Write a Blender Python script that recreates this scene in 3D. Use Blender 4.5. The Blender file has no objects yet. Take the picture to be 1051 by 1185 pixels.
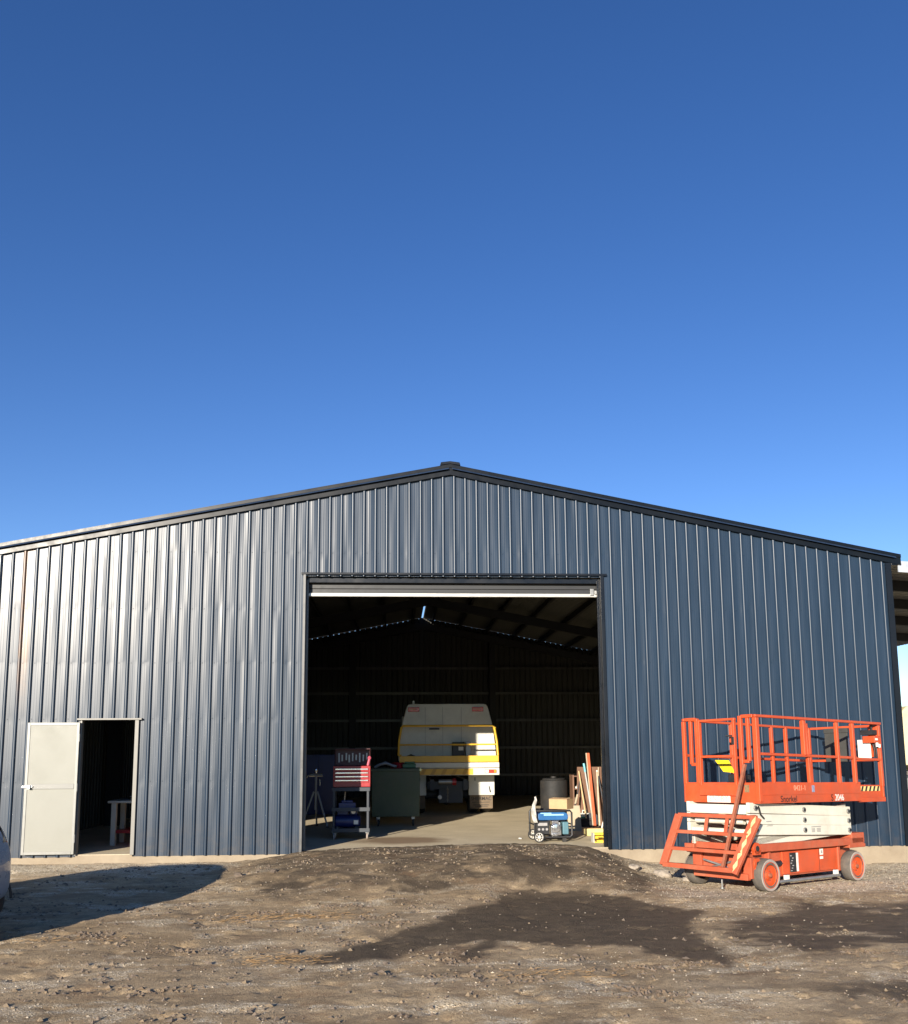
import bpy, bmesh, math, random
from mathutils import Vector, Matrix, noise
random.seed(7)
R = math.radians
scn = bpy.context.scene
COL = scn.collection
PI = math.pi

# ------------------------------------------------------------------ helpers
class MB:
    def __init__(s): s.v = []; s.f = []; s.M = Matrix.Identity(4)
    def add(s, vs, fs):
        n = len(s.v); s.v += [s.M @ Vector(p) for p in vs]; s.f += [tuple(i + n for i in f) for f in fs]; return s
    def box(s, x0, x1, y0, y1, z0, z1):
        return s.add([(x0,y0,z0),(x1,y0,z0),(x1,y1,z0),(x0,y1,z0),(x0,y0,z1),(x1,y0,z1),(x1,y1,z1),(x0,y1,z1)],
                     [(0,3,2,1),(4,5,6,7),(0,1,5,4),(1,2,6,5),(2,3,7,6),(3,0,4,7)])
    def beam(s, p, q, w, h, up=(0,0,1)):
        p, q = Vector(p), Vector(q); d = (q-p).normalized(); u = Vector(up)
        if abs(d.dot(u)) > .98: u = Vector((0,1,0)) if abs(d.y) < .9 else Vector((1,0,0))
        a = d.cross(u).normalized(); b = a.cross(d).normalized(); a *= w/2; b *= h/2
        vs = [p-a-b, p+a-b, p+a+b, p-a+b, q-a-b, q+a-b, q+a+b, q-a+b]
        return s.add(vs, [(0,1,2,3)[::-1],(4,5,6,7)[::-1][::-1],(0,1,5,4),(1,2,6,5),(2,3,7,6),(3,0,4,7)])
    def tube(s, p, q, r, n=12, r2=None, caps=True):
        return s.path([p, q], r, n, r2=r2, caps=caps)
    def path(s, pts, r, n=10, r2=None, caps=True, closed=False):
        pts = [Vector(p) for p in pts]; m = len(pts); vs = []; fs = []
        ref = None
        for i, p in enumerate(pts):
            if closed: d = (pts[(i+1) % m]-pts[i-1]).normalized()
            else: d = (pts[min(i+1,m-1)]-pts[max(i-1,0)]).normalized()
            if ref is None:
                ref = Vector((0,0,1)) if abs(d.z) < .9 else Vector((1,0,0))
            a = d.cross(ref).normalized(); b = a.cross(d).normalized(); ref = b
            k = 1.0
            if 0 < i < m-1:
                c = (pts[i]-pts[i-1]).normalized().dot((pts[i+1]-pts[i]).normalized()); k = 1/max(.5, math.sqrt((1+c)/2))
            rr = r if r2 is None else r+(r2-r)*i/(m-1)
            for j in range(n):
                t = 2*PI*j/n; vs.append(p+(a*math.cos(t)+b*math.sin(t))*rr*(k if k < 1.3 else 1.3))
        for i in range(m if closed else m-1):
            for j in range(n):
                j2 = (j+1) % n; i2 = (i+1) % m
                fs.append((i*n+j, i2*n+j, i2*n+j2, i*n+j2))
        if caps and not closed:
            fs.append(tuple(range(n))); fs.append(tuple((m-1)*n+j for j in reversed(range(n))))
        return s.add(vs, fs)
    def prism(s, poly, axis, a, b):
        def P(u, v, w): return {'x': (w,u,v), 'y': (u,w,v), 'z': (u,v,w)}[axis]
        n = len(poly)
        area = sum(poly[i][0]*poly[(i+1)%n][1]-poly[(i+1)%n][0]*poly[i][1] for i in range(n))
        if area < 0: poly = poly[::-1]
        vs = [P(u,v,a) for u,v in poly]+[P(u,v,b) for u,v in poly]
        fs = [tuple(reversed(range(n))), tuple(range(n,2*n))]+[(i,(i+1)%n,n+(i+1)%n,n+i) for i in range(n)]
        if axis == 'y': fs = [tuple(reversed(f)) for f in fs]
        return s.add(vs, fs)
    def lathe(s, prof, c, axis='z', n=24, cap=True):
        c = Vector(c); vs = []; fs = []; m = len(prof)
        for r, h in prof:
            for j in range(n):
                t = 2*PI*j/n; x, y = r*math.cos(t), r*math.sin(t)
                vs.append(c+Vector({'z': (x,y,h), 'y': (x,h,-y), 'x': (h,x,y)}[axis]))
        for i in range(m-1):
            for j in range(n): fs.append((i*n+j, i*n+(j+1)%n, (i+1)*n+(j+1)%n, (i+1)*n+j))
        if cap and prof[0][0] > 1e-4: fs.append(tuple(reversed(range(n))))
        if cap and prof[-1][0] > 1e-4: fs.append(tuple((m-1)*n+j for j in range(n)))
        return s.add(vs, fs)
    def build(s, name, mat, parent=None, bevel=0, smooth=True, sharp=35, fix=True):
        me = bpy.data.meshes.new(name); me.from_pydata([tuple(p) for p in s.v], [], s.f)
        if fix:
            bm = bmesh.new(); bm.from_mesh(me); bmesh.ops.recalc_face_normals(bm, faces=bm.faces); bm.to_mesh(me); bm.free()
        if mat: me.materials.append(mat)
        if smooth:
            me.shade_smooth(); me.set_sharp_from_angle(angle=R(sharp))
        o = bpy.data.objects.new(name, me); COL.objects.link(o)
        if parent: o.parent = parent
        if bevel:
            b = o.modifiers.new('bevel', 'BEVEL'); b.width = bevel; b.segments = 2; b.limit_method = 'ANGLE'; b.angle_limit = R(40)
            b.harden_normals = True
        return o

def tag(o, label, cat, group=None):
    o['label'] = label; o['category'] = cat
    if group: o['group'] = group
    return o
def thing(name, label, cat, loc=(0,0,0), rz=0, group=None):
    o = bpy.data.objects.new(name, None); COL.objects.link(o); o.location = loc; o.rotation_euler = (0,0,rz); o.empty_display_size = .2
    return tag(o, label, cat, group)
def text_part(name, body, size, mat, parent, loc, rot, extrude=.001, sx=1.0, bold=0):
    c = bpy.data.curves.new(name, 'FONT'); c.body = body; c.size = size; c.extrude = extrude; c.align_x = 'CENTER'; c.align_y = 'CENTER'; c.offset = bold
    t = bpy.data.objects.new(name, c); COL.objects.link(t)
    bpy.context.view_layer.update()
    me = bpy.data.meshes.new_from_object(t.evaluated_get(bpy.context.evaluated_depsgraph_get()))
    bpy.data.objects.remove(t)
    o = bpy.data.objects.new(name, me); COL.objects.link(o); me.materials.clear(); me.materials.append(mat)
    o.parent = parent; o.location = loc; o.rotation_euler = rot; o.scale = (sx,1,1)
    return o

# ------------------------------------------------------------------ materials
def nodes(name):
    m = bpy.data.materials.new(name); m.use_nodes = True; nt = m.node_tree
    return m, nt, nt.nodes['Principled BSDF']
def mat(name, c, rough=.5, metal=0, var=.12, scale=6, bump=0, bscale=80, dirt=0, dirtc=(.12,.09,.065), coat=0, spec=.5, rvar=.08):
    m, nt, b = nodes(name); N = nt.nodes.new; L = nt.links.new
    tc = N('ShaderNodeTexCoord'); nz = N('ShaderNodeTexNoise'); nz.inputs['Scale'].default_value = scale; nz.inputs['Detail'].default_value = 6; nz.inputs['Roughness'].default_value = .65
    L(tc.outputs['Object'], nz.inputs['Vector'])
    mr = N('ShaderNodeMapRange'); mr.inputs[1].default_value = .3; mr.inputs[2].default_value = .7; mr.inputs[3].default_value = 1-var; mr.inputs[4].default_value = 1+var
    L(nz.outputs['Fac'], mr.inputs[0])
    mx = N('ShaderNodeMix'); mx.data_type = 'RGBA'; mx.blend_type = 'MULTIPLY'; mx.inputs[0].default_value = 1
    mx.inputs[6].default_value = (*c,1); L(mr.outputs[0], mx.inputs[7])
    out = mx.outputs[2]
    if dirt:
        n2 = N('ShaderNodeTexNoise'); n2.inputs['Scale'].default_value = scale*.55; n2.inputs['Detail'].default_value = 9; n2.inputs['Roughness'].default_value = .72
        L(tc.outputs['Object'], n2.inputs['Vector'])
        m2 = N('ShaderNodeMapRange'); m2.inputs[1].default_value = .48; m2.inputs[2].default_value = .75; m2.inputs[3].default_value = 0; m2.inputs[4].default_value = dirt
        L(n2.outputs['Fac'], m2.inputs[0])
        x2 = N('ShaderNodeMix'); x2.data_type = 'RGBA'; L(m2.outputs[0], x2.inputs[0]); L(out, x2.inputs[6]); x2.inputs[7].default_value = (*dirtc,1); out = x2.outputs[2]
    L(out, b.inputs['Base Color'])
    m3 = N('ShaderNodeMapRange'); m3.inputs[1].default_value = .3; m3.inputs[2].default_value = .7; m3.inputs[3].default_value = max(.03,rough-rvar); m3.inputs[4].default_value = min(1,rough+rvar)
    L(nz.outputs['Fac'], m3.inputs[0]); L(m3.outputs[0], b.inputs['Roughness'])
    b.inputs['Metallic'].default_value = metal; b.inputs['Coat Weight'].default_value = coat; b.inputs['Specular IOR Level'].default_value = spec
    if bump:
        n4 = N('ShaderNodeTexNoise'); n4.inputs['Scale'].default_value = bscale; n4.inputs['Detail'].default_value = 5; L(tc.outputs['Object'], n4.inputs['Vector'])
        bp = N('ShaderNodeBump'); bp.inputs['Strength'].default_value = bump; bp.inputs['Distance'].default_value = .01
        L(n4.outputs['Fac'], bp.inputs['Height']); L(bp.outputs[0], b.inputs['Normal'])
    return m

def wall_mat(name, c_out, c_in, rough, coat=0.0, spec=.5, metal=0.0, stain=False):
    m, nt, b = nodes(name); N = nt.nodes.new; L = nt.links.new
    tc = N('ShaderNodeTexCoord')
    mp = N('ShaderNodeMapping'); mp.inputs['Scale'].default_value = (3.5,1,.35); L(tc.outputs['Object'], mp.inputs['Vector'])
    nz = N('ShaderNodeTexNoise'); nz.inputs['Scale'].default_value = 2.2; nz.inputs['Detail'].default_value = 7; nz.inputs['Roughness'].default_value = .6; L(mp.outputs[0], nz.inputs['Vector'])
    mr = N('ShaderNodeMapRange'); mr.inputs[1].default_value = .3; mr.inputs[2].default_value = .7; mr.inputs[3].default_value = .86; mr.inputs[4].default_value = 1.16; L(nz.outputs['Fac'], mr.inputs[0])
    g = N('ShaderNodeNewGeometry'); sel = N('ShaderNodeMix'); sel.data_type = 'RGBA'
    L(g.outputs['Backfacing'], sel.inputs[0]); sel.inputs[6].default_value = (*c_out,1); sel.inputs[7].default_value = (*c_in,1)
    mx = N('ShaderNodeMix'); mx.data_type = 'RGBA'; mx.blend_type = 'MULTIPLY'; mx.inputs[0].default_value = 1; L(sel.outputs[2], mx.inputs[6]); L(mr.outputs[0], mx.inputs[7])
    sx = N('ShaderNodeSeparateXYZ'); L(tc.outputs['Object'], sx.inputs[0])
    sn = N('ShaderNodeTexNoise'); sn.inputs['Scale'].default_value = 4; sn.inputs['Detail'].default_value = 8; sn.inputs['Roughness'].default_value = .75; L(tc.outputs['Object'], sn.inputs['Vector'])
    s1 = N('ShaderNodeMapRange'); s1.inputs[1].default_value = 0; s1.inputs[2].default_value = .55; s1.inputs[3].default_value = .45; s1.inputs[4].default_value = 0; L(sx.outputs['Z'], s1.inputs[0])
    s2 = N('ShaderNodeMapRange'); s2.inputs[1].default_value = .45; s2.inputs[2].default_value = .75; L(sn.outputs['Fac'], s2.inputs[0])
    s3 = N('ShaderNodeMath'); s3.operation = 'MULTIPLY'; L(s1.outputs[0], s3.inputs[0]); L(s2.outputs[0], s3.inputs[1])
    s4 = N('ShaderNodeMix'); s4.data_type = 'RGBA'; L(s3.outputs[0], s4.inputs[0]); L(mx.outputs[2], s4.inputs[6]); s4.inputs[7].default_value = (.10,.075,.048,1)
    L(s4.outputs[2], b.inputs['Base Color'])
    if stain:   # one sheet near the left end carries a brown run-off stain
        def rg(src, a, c, d, e):
            x = N('ShaderNodeMapRange'); x.interpolation_type = 'SMOOTHSTEP'; L(src, x.inputs[0])
            for q_, v_ in enumerate((a,c,d,e)): x.inputs[q_+1].default_value = v_
            return x.outputs[0]
        def ml(a, c):
            x = N('ShaderNodeMath'); x.operation = 'MULTIPLY'; L(a, x.inputs[0]); L(c, x.inputs[1]); return x.outputs[0]
        mk = ml(ml(rg(sx.outputs['X'],-6.84,-6.80,0,.8), rg(sx.outputs['X'],-6.70,-6.64,1,0)), ml(rg(sx.outputs['Z'],2.0,3.2,0,1), rg(sn.outputs['Fac'],.3,.6,.35,1)))
        s5 = N('ShaderNodeMix'); s5.data_type = 'RGBA'; L(mk, s5.inputs[0]); L(s4.outputs[2], s5.inputs[6]); s5.inputs[7].default_value = (.16,.085,.04,1)
        L(s5.outputs[2], b.inputs['Base Color'])
    m3 = N('ShaderNodeMapRange'); m3.inputs[1].default_value = .3; m3.inputs[2].default_value = .7; m3.inputs[3].default_value = rough-.025; m3.inputs[4].default_value = rough+.035
    L(nz.outputs['Fac'], m3.inputs[0]); L(m3.outputs[0], b.inputs['Roughness'])
    b.inputs['Coat Weight'].default_value = coat; b.inputs['Coat Roughness'].default_value = .25; b.inputs['Specular IOR Level'].default_value = spec; b.inputs['Metallic'].default_value = metal
    return m

M_wall = wall_mat('navy_sheet', (.0135,.028,.051), (.024,.024,.021), .345, coat=0, spec=.44, stain=True)
M_roofin = wall_mat('roof_sheet', (.014,.028,.058), (.085,.087,.078), .5)
M_inner = wall_mat('inner_sheet', (.014,.028,.058), (.034,.034,.028), .5)
M_trim = mat('dark_trim', (.006,.008,.012), .3, var=.1, scale=3, spec=.3)
M_barge = mat('barge_trim', (.005,.007,.010), .33, var=.12, scale=2.5, spec=.22)
M_galv = mat('galvanised', (.30,.30,.29), .45, metal=.6, var=.18, scale=9)
M_alu = mat('aluminium_rail', (.52,.51,.47), .38, metal=.35, var=.08)
M_curtain = mat('roller_curtain', (.016,.017,.019), .5, var=.1)
M_girt = mat('dull_girt', (.10,.10,.095), .4, metal=.5, var=.3, scale=1.5)
M_steel = mat('painted_steel', (.014,.015,.017), .55, var=.2)
M_door = mat('grey_door', (.225,.225,.193), .5, var=.05, scale=2, dirt=.22, dirtc=(.14,.13,.10))
M_doorf = mat('door_frame', (.215,.215,.20), .4, metal=.2, var=.08)
M_conc = None
M_black = mat('black_plastic', (.018,.018,.019), .5, var=.2)
M_rubber = mat('rubber', (.028,.027,.026), .8, var=.25, dirt=.5)
M_drum = mat('drum_black', (.013,.013,.013), .72, var=.2, dirt=.2)
M_white = mat('white_paint', (.55,.54,.49), .45, var=.06, dirt=.25, scale=3)
M_truckw = mat('truck_white', (.60,.59,.52), .4, var=.08, dirt=.35, scale=2.2, dirtc=(.25,.21,.15))
M_yellow = mat('yellow_paint', (.72,.42,.035), .45, var=.1, dirt=.25, scale=4)
M_red = mat('red_paint', (.30,.014,.018), .35, var=.1)
M_chrome = mat('chrome', (.75,.75,.76), .2, metal=.9, var=.05)
M_orange = mat('lift_orange', (.52,.072,.018), .46, var=.16, scale=4, dirt=.55, dirtc=(.33,.10,.055))
M_oranged = mat('lift_orange_dusty', (.42,.085,.036), .6, var=.16, scale=6, dirt=.6, dirtc=(.33,.17,.10))
M_rust = mat('rusty_bar', (.30,.09,.045), .7, var=.3, scale=12, dirt=.5)
M_cream = mat('lift_cream', (.64,.615,.52), .45, var=.08, scale=4, dirt=.4, dirtc=(.4,.33,.22))
M_greytyre = mat('grey_tyre', (.33,.275,.24), .85, var=.16, scale=10, dirt=.45, dirtc=(.2,.155,.11))
M_tread = mat('tread_rubber', (.10,.088,.075), .9, var=.25, scale=14, dirt=.5, dirtc=(.19,.15,.1), bump=.5, bscale=60)
M_bingreen = mat('bin_green', (.030,.048,.020), .55, var=.15, scale=4, dirt=.3)
M_blue = mat('blue_paint', (.008,.018,.10), .45, var=.15)
M_genblue = mat('generator_blue', (.025,.115,.29), .35, var=.08)
M_lightblue = mat('pale_blue', (.30,.55,.78), .4, var=.05)
M_teal = mat('teal_paint', (.09,.19,.23), .45, var=.1)
M_card = mat('cardboard', (.48,.31,.16), .85, var=.1, scale=8)
M_board = mat('brown_board', (.17,.088,.053), .6, var=.18, scale=5)
M_wood = mat('pale_wood', (.58,.42,.22), .7, var=.15, scale=12)
M_timber = mat('yellow_timber', (.62,.50,.22), .75, var=.12, scale=9)
M_ply = mat('raw_sheet', (.44,.36,.25), .8, var=.12)
M_rag = mat('white_cloth', (.50,.48,.43), .9, var=.08)
M_levelred = mat('level_orange', (.50,.10,.035), .45, var=.1)
M_cyan = mat('cyan_handle', (.08,.36,.42), .45, var=.1)
M_greenlbl = mat('green_label', (.02,.25,.13), .5, var=.1)
M_mint = mat('mint_plastic', (.60,.72,.60), .45, var=.06)
M_lampred = mat('lamp_red', (.55,.05,.03), .2, var=.05)
M_lampwhite = mat('lamp_clear', (.75,.72,.66), .2, var=.05)
M_lampamber = mat('lamp_amber', (.75,.30,.04), .2, var=.05)
M_text_k = mat('black_ink', (.02,.018,.017), .6, var=.05)
M_text_w = mat('white_ink', (.75,.73,.68), .6, var=.1)
M_text_f = mat('faded_ink', (.66,.30,.19), .7, var=.1)
M_greyink = mat('grey_ink', (.30,.29,.28), .7, var=.2)
M_sticker = mat('white_sticker', (.72,.69,.62), .5, var=.14, scale=16)
M_flap = mat('mud_flap', (.15,.11,.07), .8, var=.2, scale=8)
M_chassis = mat('chassis_grey', (.035,.042,.052), .6, var=.25)
M_carpaint = mat('silver_blue_car', (.27,.33,.42), .3, metal=.2, var=.03, coat=.6)
M_carglass = mat('car_glass', (.012,.014,.016), .06, var=.02, spec=.6)
M_tan = mat('cream_cab', (.62,.55,.36), .5, var=.08, dirt=.2)
M_rockm = mat('rock', (.34,.29,.23), .9, var=.25, scale=14, bump=.5, bscale=40)
M_strawm = mat('straw', (.27,.165,.07), .8, var=.3, scale=20)
M_awnin = wall_mat('awning_sheet', (.3,.3,.29), (.16,.165,.16), .5)
M_skyfas = mat('awning_fascia', (.62,.64,.66), .35, metal=.5, var=.1)

def conc_mat():
    m, nt, b = nodes('concrete'); N = nt.nodes.new; L = nt.links.new
    tc = N('ShaderNodeTexCoord')
    n1 = N('ShaderNodeTexNoise'); n1.inputs['Scale'].default_value = .9; n1.inputs['Detail'].default_value = 10; n1.inputs['Roughness'].default_value = .68; L(tc.outputs['Object'], n1.inputs['Vector'])
    cr = N('ShaderNodeValToRGB'); e = cr.color_ramp.elements; e[0].position = .3; e[0].color = (.52,.43,.28,1); e[1].position = .72; e[1].color = (.74,.63,.44,1); L(n1.outputs['Fac'], cr.inputs[0])
    n2 = N('ShaderNodeTexNoise'); n2.inputs['Scale'].default_value = 35; n2.inputs['Detail'].default_value = 6; L(tc.outputs['Object'], n2.inputs['Vector'])
    mx = N('ShaderNodeMix'); mx.data_type = 'RGBA'; mx.blend_type = 'MULTIPLY'; mx.inputs[0].default_value = 1
    mr = N('ShaderNodeMapRange'); mr.inputs[1].default_value = .3; mr.inputs[2].default_value = .7; mr.inputs[3].default_value = .85; mr.inputs[4].default_value = 1.12; L(n2.outputs['Fac'], mr.inputs[0])
    L(cr.outputs[0], mx.inputs[6]); L(mr.outputs[0], mx.inputs[7])
    # oil stain with a shape of its own
    mp = N('ShaderNodeMapping'); mp.inputs['Location'].default_value = (.5,-2.07,0); mp.inputs['Scale'].default_value = (.9,1.15,1); L(tc.outputs['Object'], mp.inputs['Vector'])
    n3 = N('ShaderNodeTexNoise'); n3.inputs['Scale'].default_value = 2.5; n3.inputs['Detail'].default_value = 5; L(tc.outputs['Object'], n3.inputs['Vector'])
    ad = N('ShaderNodeMix'); ad.data_type = 'RGBA'; ad.inputs[0].default_value = .32; L(mp.outputs[0], ad.inputs[6]); L(n3.outputs['Color'], ad.inputs[7])
    ln = N('ShaderNodeVectorMath'); ln.operation = 'LENGTH'; L(ad.outputs[2], ln.inputs[0])
    st = N('ShaderNodeMapRange'); st.inputs[1].default_value = .38; st.inputs[2].default_value = .62; st.inputs[3].default_value = .8; st.inputs[4].default_value = 0; L(ln.outputs['Value'], st.inputs[0])
    m2 = N('ShaderNodeMix'); m2.data_type = 'RGBA'; L(st.outputs[0], m2.inputs[0]); L(mx.outputs[2], m2.inputs[6]); m2.inputs[7].default_value = (.20,.12,.065,1)
    # the edge below floor level is coloured darker to offset fuller sun there
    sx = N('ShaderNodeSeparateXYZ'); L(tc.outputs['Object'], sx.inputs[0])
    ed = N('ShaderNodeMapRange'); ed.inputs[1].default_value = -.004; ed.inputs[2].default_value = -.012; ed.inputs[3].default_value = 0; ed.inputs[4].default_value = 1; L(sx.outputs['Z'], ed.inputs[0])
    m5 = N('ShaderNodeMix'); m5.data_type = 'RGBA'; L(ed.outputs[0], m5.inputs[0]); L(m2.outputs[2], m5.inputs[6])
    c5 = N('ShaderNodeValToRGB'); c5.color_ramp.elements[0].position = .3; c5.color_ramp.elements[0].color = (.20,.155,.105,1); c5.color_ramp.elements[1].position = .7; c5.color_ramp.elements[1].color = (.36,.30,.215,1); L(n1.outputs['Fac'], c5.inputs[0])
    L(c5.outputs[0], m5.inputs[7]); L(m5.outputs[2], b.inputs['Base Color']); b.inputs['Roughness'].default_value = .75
    bp = N('ShaderNodeBump'); bp.inputs['Strength'].default_value = .25; bp.inputs['Distance'].default_value = .01; L(n2.outputs['Fac'], bp.inputs['Height']); L(bp.outputs[0], b.inputs['Normal'])
    return m
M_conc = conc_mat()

# ------------------------------------------------------------------ lift frame (used by the ground too)
LP = Vector((3.851,-3.047,-.25)); LH = R(33)
def lift_local(x, y):
    dx, dy = x-LP.x, y-LP.y; c, s = math.cos(LH), math.sin(LH)
    return dx*c+dy*s, -dx*s+dy*c

# ------------------------------------------------------------------ ground
def sm(a, b, t):
    t = max(0., min(1., (t-a)/(b-a))); return t*t*(3-2*t)
def fbm(x, y, z, o): return noise.fractal(Vector((x,y,z)), .55, 2.1, o, noise_basis='PERLIN_ORIGINAL')
def ground_z(x, y, fine=True):
    zl = -.20+.06*sm(-3,0,y) - .16*sm(-1,6,x)*sm(-4,0,y)
    z = -.27 + (zl+.27)*sm(-3.5,-.2,y)
    lx, ly = lift_local(x, y)
    d = math.hypot((lx-1)/1.5, (ly-.6)); w = 1-sm(1.1,2.2,d)
    z = z*(1-w)+w*(-.25-.0227*lx-.02*ly)
    # earth ramp in front of the roller door
    n1 = fbm(x*.8, y*.8, 3.1, 3)
    xr = x-.05+n1*.35
    sx = sm(-3.7,-1.9,xr)*(1-sm(1.6,3.15,xr)); sy = sm(-3.4,-.75,y+n1*.35)
    top = .045+.04*math.exp(-((x-.6)/1.3)**2)-.035*sm(-1.3,-2.4,x)
    ramp = sx*sy
    z = z*(1-ramp)+top*ramp
    far = max(abs(x)-9, -y-11, 0)
    if fine:
        k = 1-sm(0,8,far)
        if abs(lx-1) < 1.4 and abs(ly-.6) < .9: k *= .35
        z += k*(.018*fbm(x*.6,y*.6,.3,2) + .0026*fbm(x*3.2,y*4.2,4.4,3) + .0034*fbm(x*13,y*15,7.7,3)*(.6+1.6*ramp))
        # wheel ruts running towards the door
        for (c0, sl, wd, dp) in ((-1.0,.12,.16,.016),(.75,.12,.16,.015),(-2.7,.42,.13,.010),(-1.35,.42,.13,.008)):
            u = x-(c0+sl*(y+5)*-1)+.12*fbm(y*.6,c0,1,2)
            g = math.exp(-(u/wd)**2); z -= k*dp*g*(.4+.6*max(0,fbm(x*.7,y*.7,c0,2)+.5))*(1-ramp*.6)*(1-w)
            z += k*dp*.6*math.exp(-((abs(u)-wd*1.5)/(wd*.6))**2)*(.3+max(0,fbm(x*2,y*2,c0+2,2)))*(1-w)*(1-ramp*.6)
        # pressed clods
        c = noise.cell(Vector((x*4,y*4,1.))) if False else 0
        cl = fbm(x*5.5,y*5.5,11.,4)
        if cl > .3: z += k*.012*(cl-.3)
        dk = fbm(x*2.6,y*3.4,21.,4)
        if dk > .42: z -= k*.05*(dk-.42)
    if y > .02 and -7.3 < x < 7.45: z = min(z, -.45)
    return z
P_D1 = [(-1.6,-6.02),(-1.35,-5.75),(-.78,-4.95),(-.35,-4.5),(-.2,-3.8),(.3,-3.45),(.45,-2.8),(1.0,-2.7),(1.6,-3.0),(2.22,-3.6),(2.5,-4.37),(2.2,-4.95),(2.0,-5.5),(2.15,-6.36),(1.95,-6.76),(1.38,-6.0),(.6,-5.75),(.1,-5.62),(-.05,-6.15),(-.35,-6.4),(-.3,-6.1),(-.1,-5.62),(-.45,-5.65),(-.95,-6.2),(-1.43,-6.37)]
P_D2 = [(3.3,-4.3),(3.7,-3.85),(4.5,-3.8),(5.4,-3.9),(6.5,-4.3),(6.0,-5.6),(4.49,-6.04),(3.34,-6.25),(2.4,-6.3),(2.2,-5.6),(2.6,-4.8)]
P_D3 = [(2.2,-7.5),(2.9,-7.35),(3.6,-7.4),(3.5,-7.8),(2.8,-8.0)]
P_RB = [(-.71,-5.92),(-.3,-5.72),(-.05,-5.9),(-.15,-6.4),(-.55,-6.55)]
def poly_d(P, x, y):
    ins = False; dm = 9e9; n = len(P)
    for i in range(n):
        ax, ay = P[i]; bx, by = P[(i+1) % n]
        if (ay > y) != (by > y) and x < (bx-ax)*(y-ay)/(by-ay)+ax: ins = not ins
        dx, dy = bx-ax, by-ay; t = max(0,min(1,((x-ax)*dx+(y-ay)*dy)/(dx*dx+dy*dy)))
        dm = min(dm, math.hypot(x-ax-t*dx, y-ay-t*dy))
    return dm if ins else -dm
def masks(x, y):
    """wet, gravel, ramp earth, russet chaff"""
    if not (-9 < x < 10 and -10 < y < 1): return (0,.25,0,0)
    j = .16*fbm(x*2.2,y*2.2,31,4)
    d1 = sm(-.16,.16,poly_d(P_D1,x+j,y+j)) if -2.3 < x < 3.2 and -7.5 < y < -2 else 0
    d2 = sm(-.25,.35,poly_d(P_D2,x+3*j,y+2*j))*(.88+.9*fbm(x*1.1,y*2.6,51,4)) if 1.5 < x < 7.5 and -7.2 < y < -3 else 0
    d3 = sm(-.15,.2,poly_d(P_D3,x+2*j,y+j))*.75 if 1.6 < x < 4.2 and -8.6 < y < -6.8 else 0
    d4 = max((1-sm(.5,1.15,math.hypot((x-cx+2*j)/rx,(y-cy+j)/ry)))*.8 for cx,cy,rx,ry in ((-.6,-2.5,.55,.32),(1.05,-2.0,.5,.75),(-2.2,-2.3,.4,.2)))
    wet = max(d1,d2,d3,d4,0)
    pr = sm(.42,.6,fbm(x*1.5,y*3.,71,4)+.18)*.35
    wet = max(wet, pr)
    n1 = fbm(x*.8,y*.8,3.1,3); xr = x-.05+n1*.35
    ramp = sm(-3.7,-2.6,xr)*(1-sm(2.2,3.0,xr))*sm(-3.4,-2.0,y+n1*.8)*(.9+.6*fbm(x*2,y*2.5,9,3))
    gr = sm(-1.3,-.5,y+j)*(1-sm(-4.2,-2.9,x)) + sm(-4.0,-3.1,y+j*3-.25*(x-3))*sm(1.9,3.4,x+2*j)
    gr += .6*sm(.1,.45,fbm(x*1.1,y*2.4,17,4))*(1-min(1,wet))
    rb = sm(-.12,.1,poly_d(P_RB,x+j,y+j)) if -1.2 < x < .5 and -7 < y < -5.3 else 0
    rb = max(rb, .75*sm(.3,.6,fbm(x*1.7,y*3.2,91,4)))
    return (wet, max(0,min(1,gr)), max(0,min(1,ramp)), rb)
def axis(a, b, st, lim, g=1.25):
    xs = [a+i*st for i in range(int(round((b-a)/st))+1)]
    s = st
    lo = []; x = xs[0]
    while x > -lim: s *= g; x -= s; lo.append(x)
    s = st; hi = []; x = xs[-1]
    while x < lim: s *= g; x += s; hi.append(x)
    return lo[::-1]+xs+hi
gx = axis(-6.6,7.9,.036,500); gy = axis(-9.0,.06,.036,500)
nx, ny = len(gx), len(gy)
vs = [(x,y,ground_z(x,y)) for y in gy for x in gx]
fs = [(j*nx+i,j*nx+i+1,(j+1)*nx+i+1,(j+1)*nx+i) for j in range(ny-1) for i in range(nx-1)]
gm = bpy.data.meshes.new('ground'); gm.from_pydata(vs,[],fs); gm.shade_smooth()
at = gm.color_attributes.new('soil','FLOAT_COLOR','POINT')
buf = []
for x,y,z in vs: buf += list(masks(x,y))
at.data.foreach_set('color', buf)
ground = bpy.data.objects.new('ground', gm); COL.objects.link(ground); ground['kind'] = 'structure'

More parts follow.
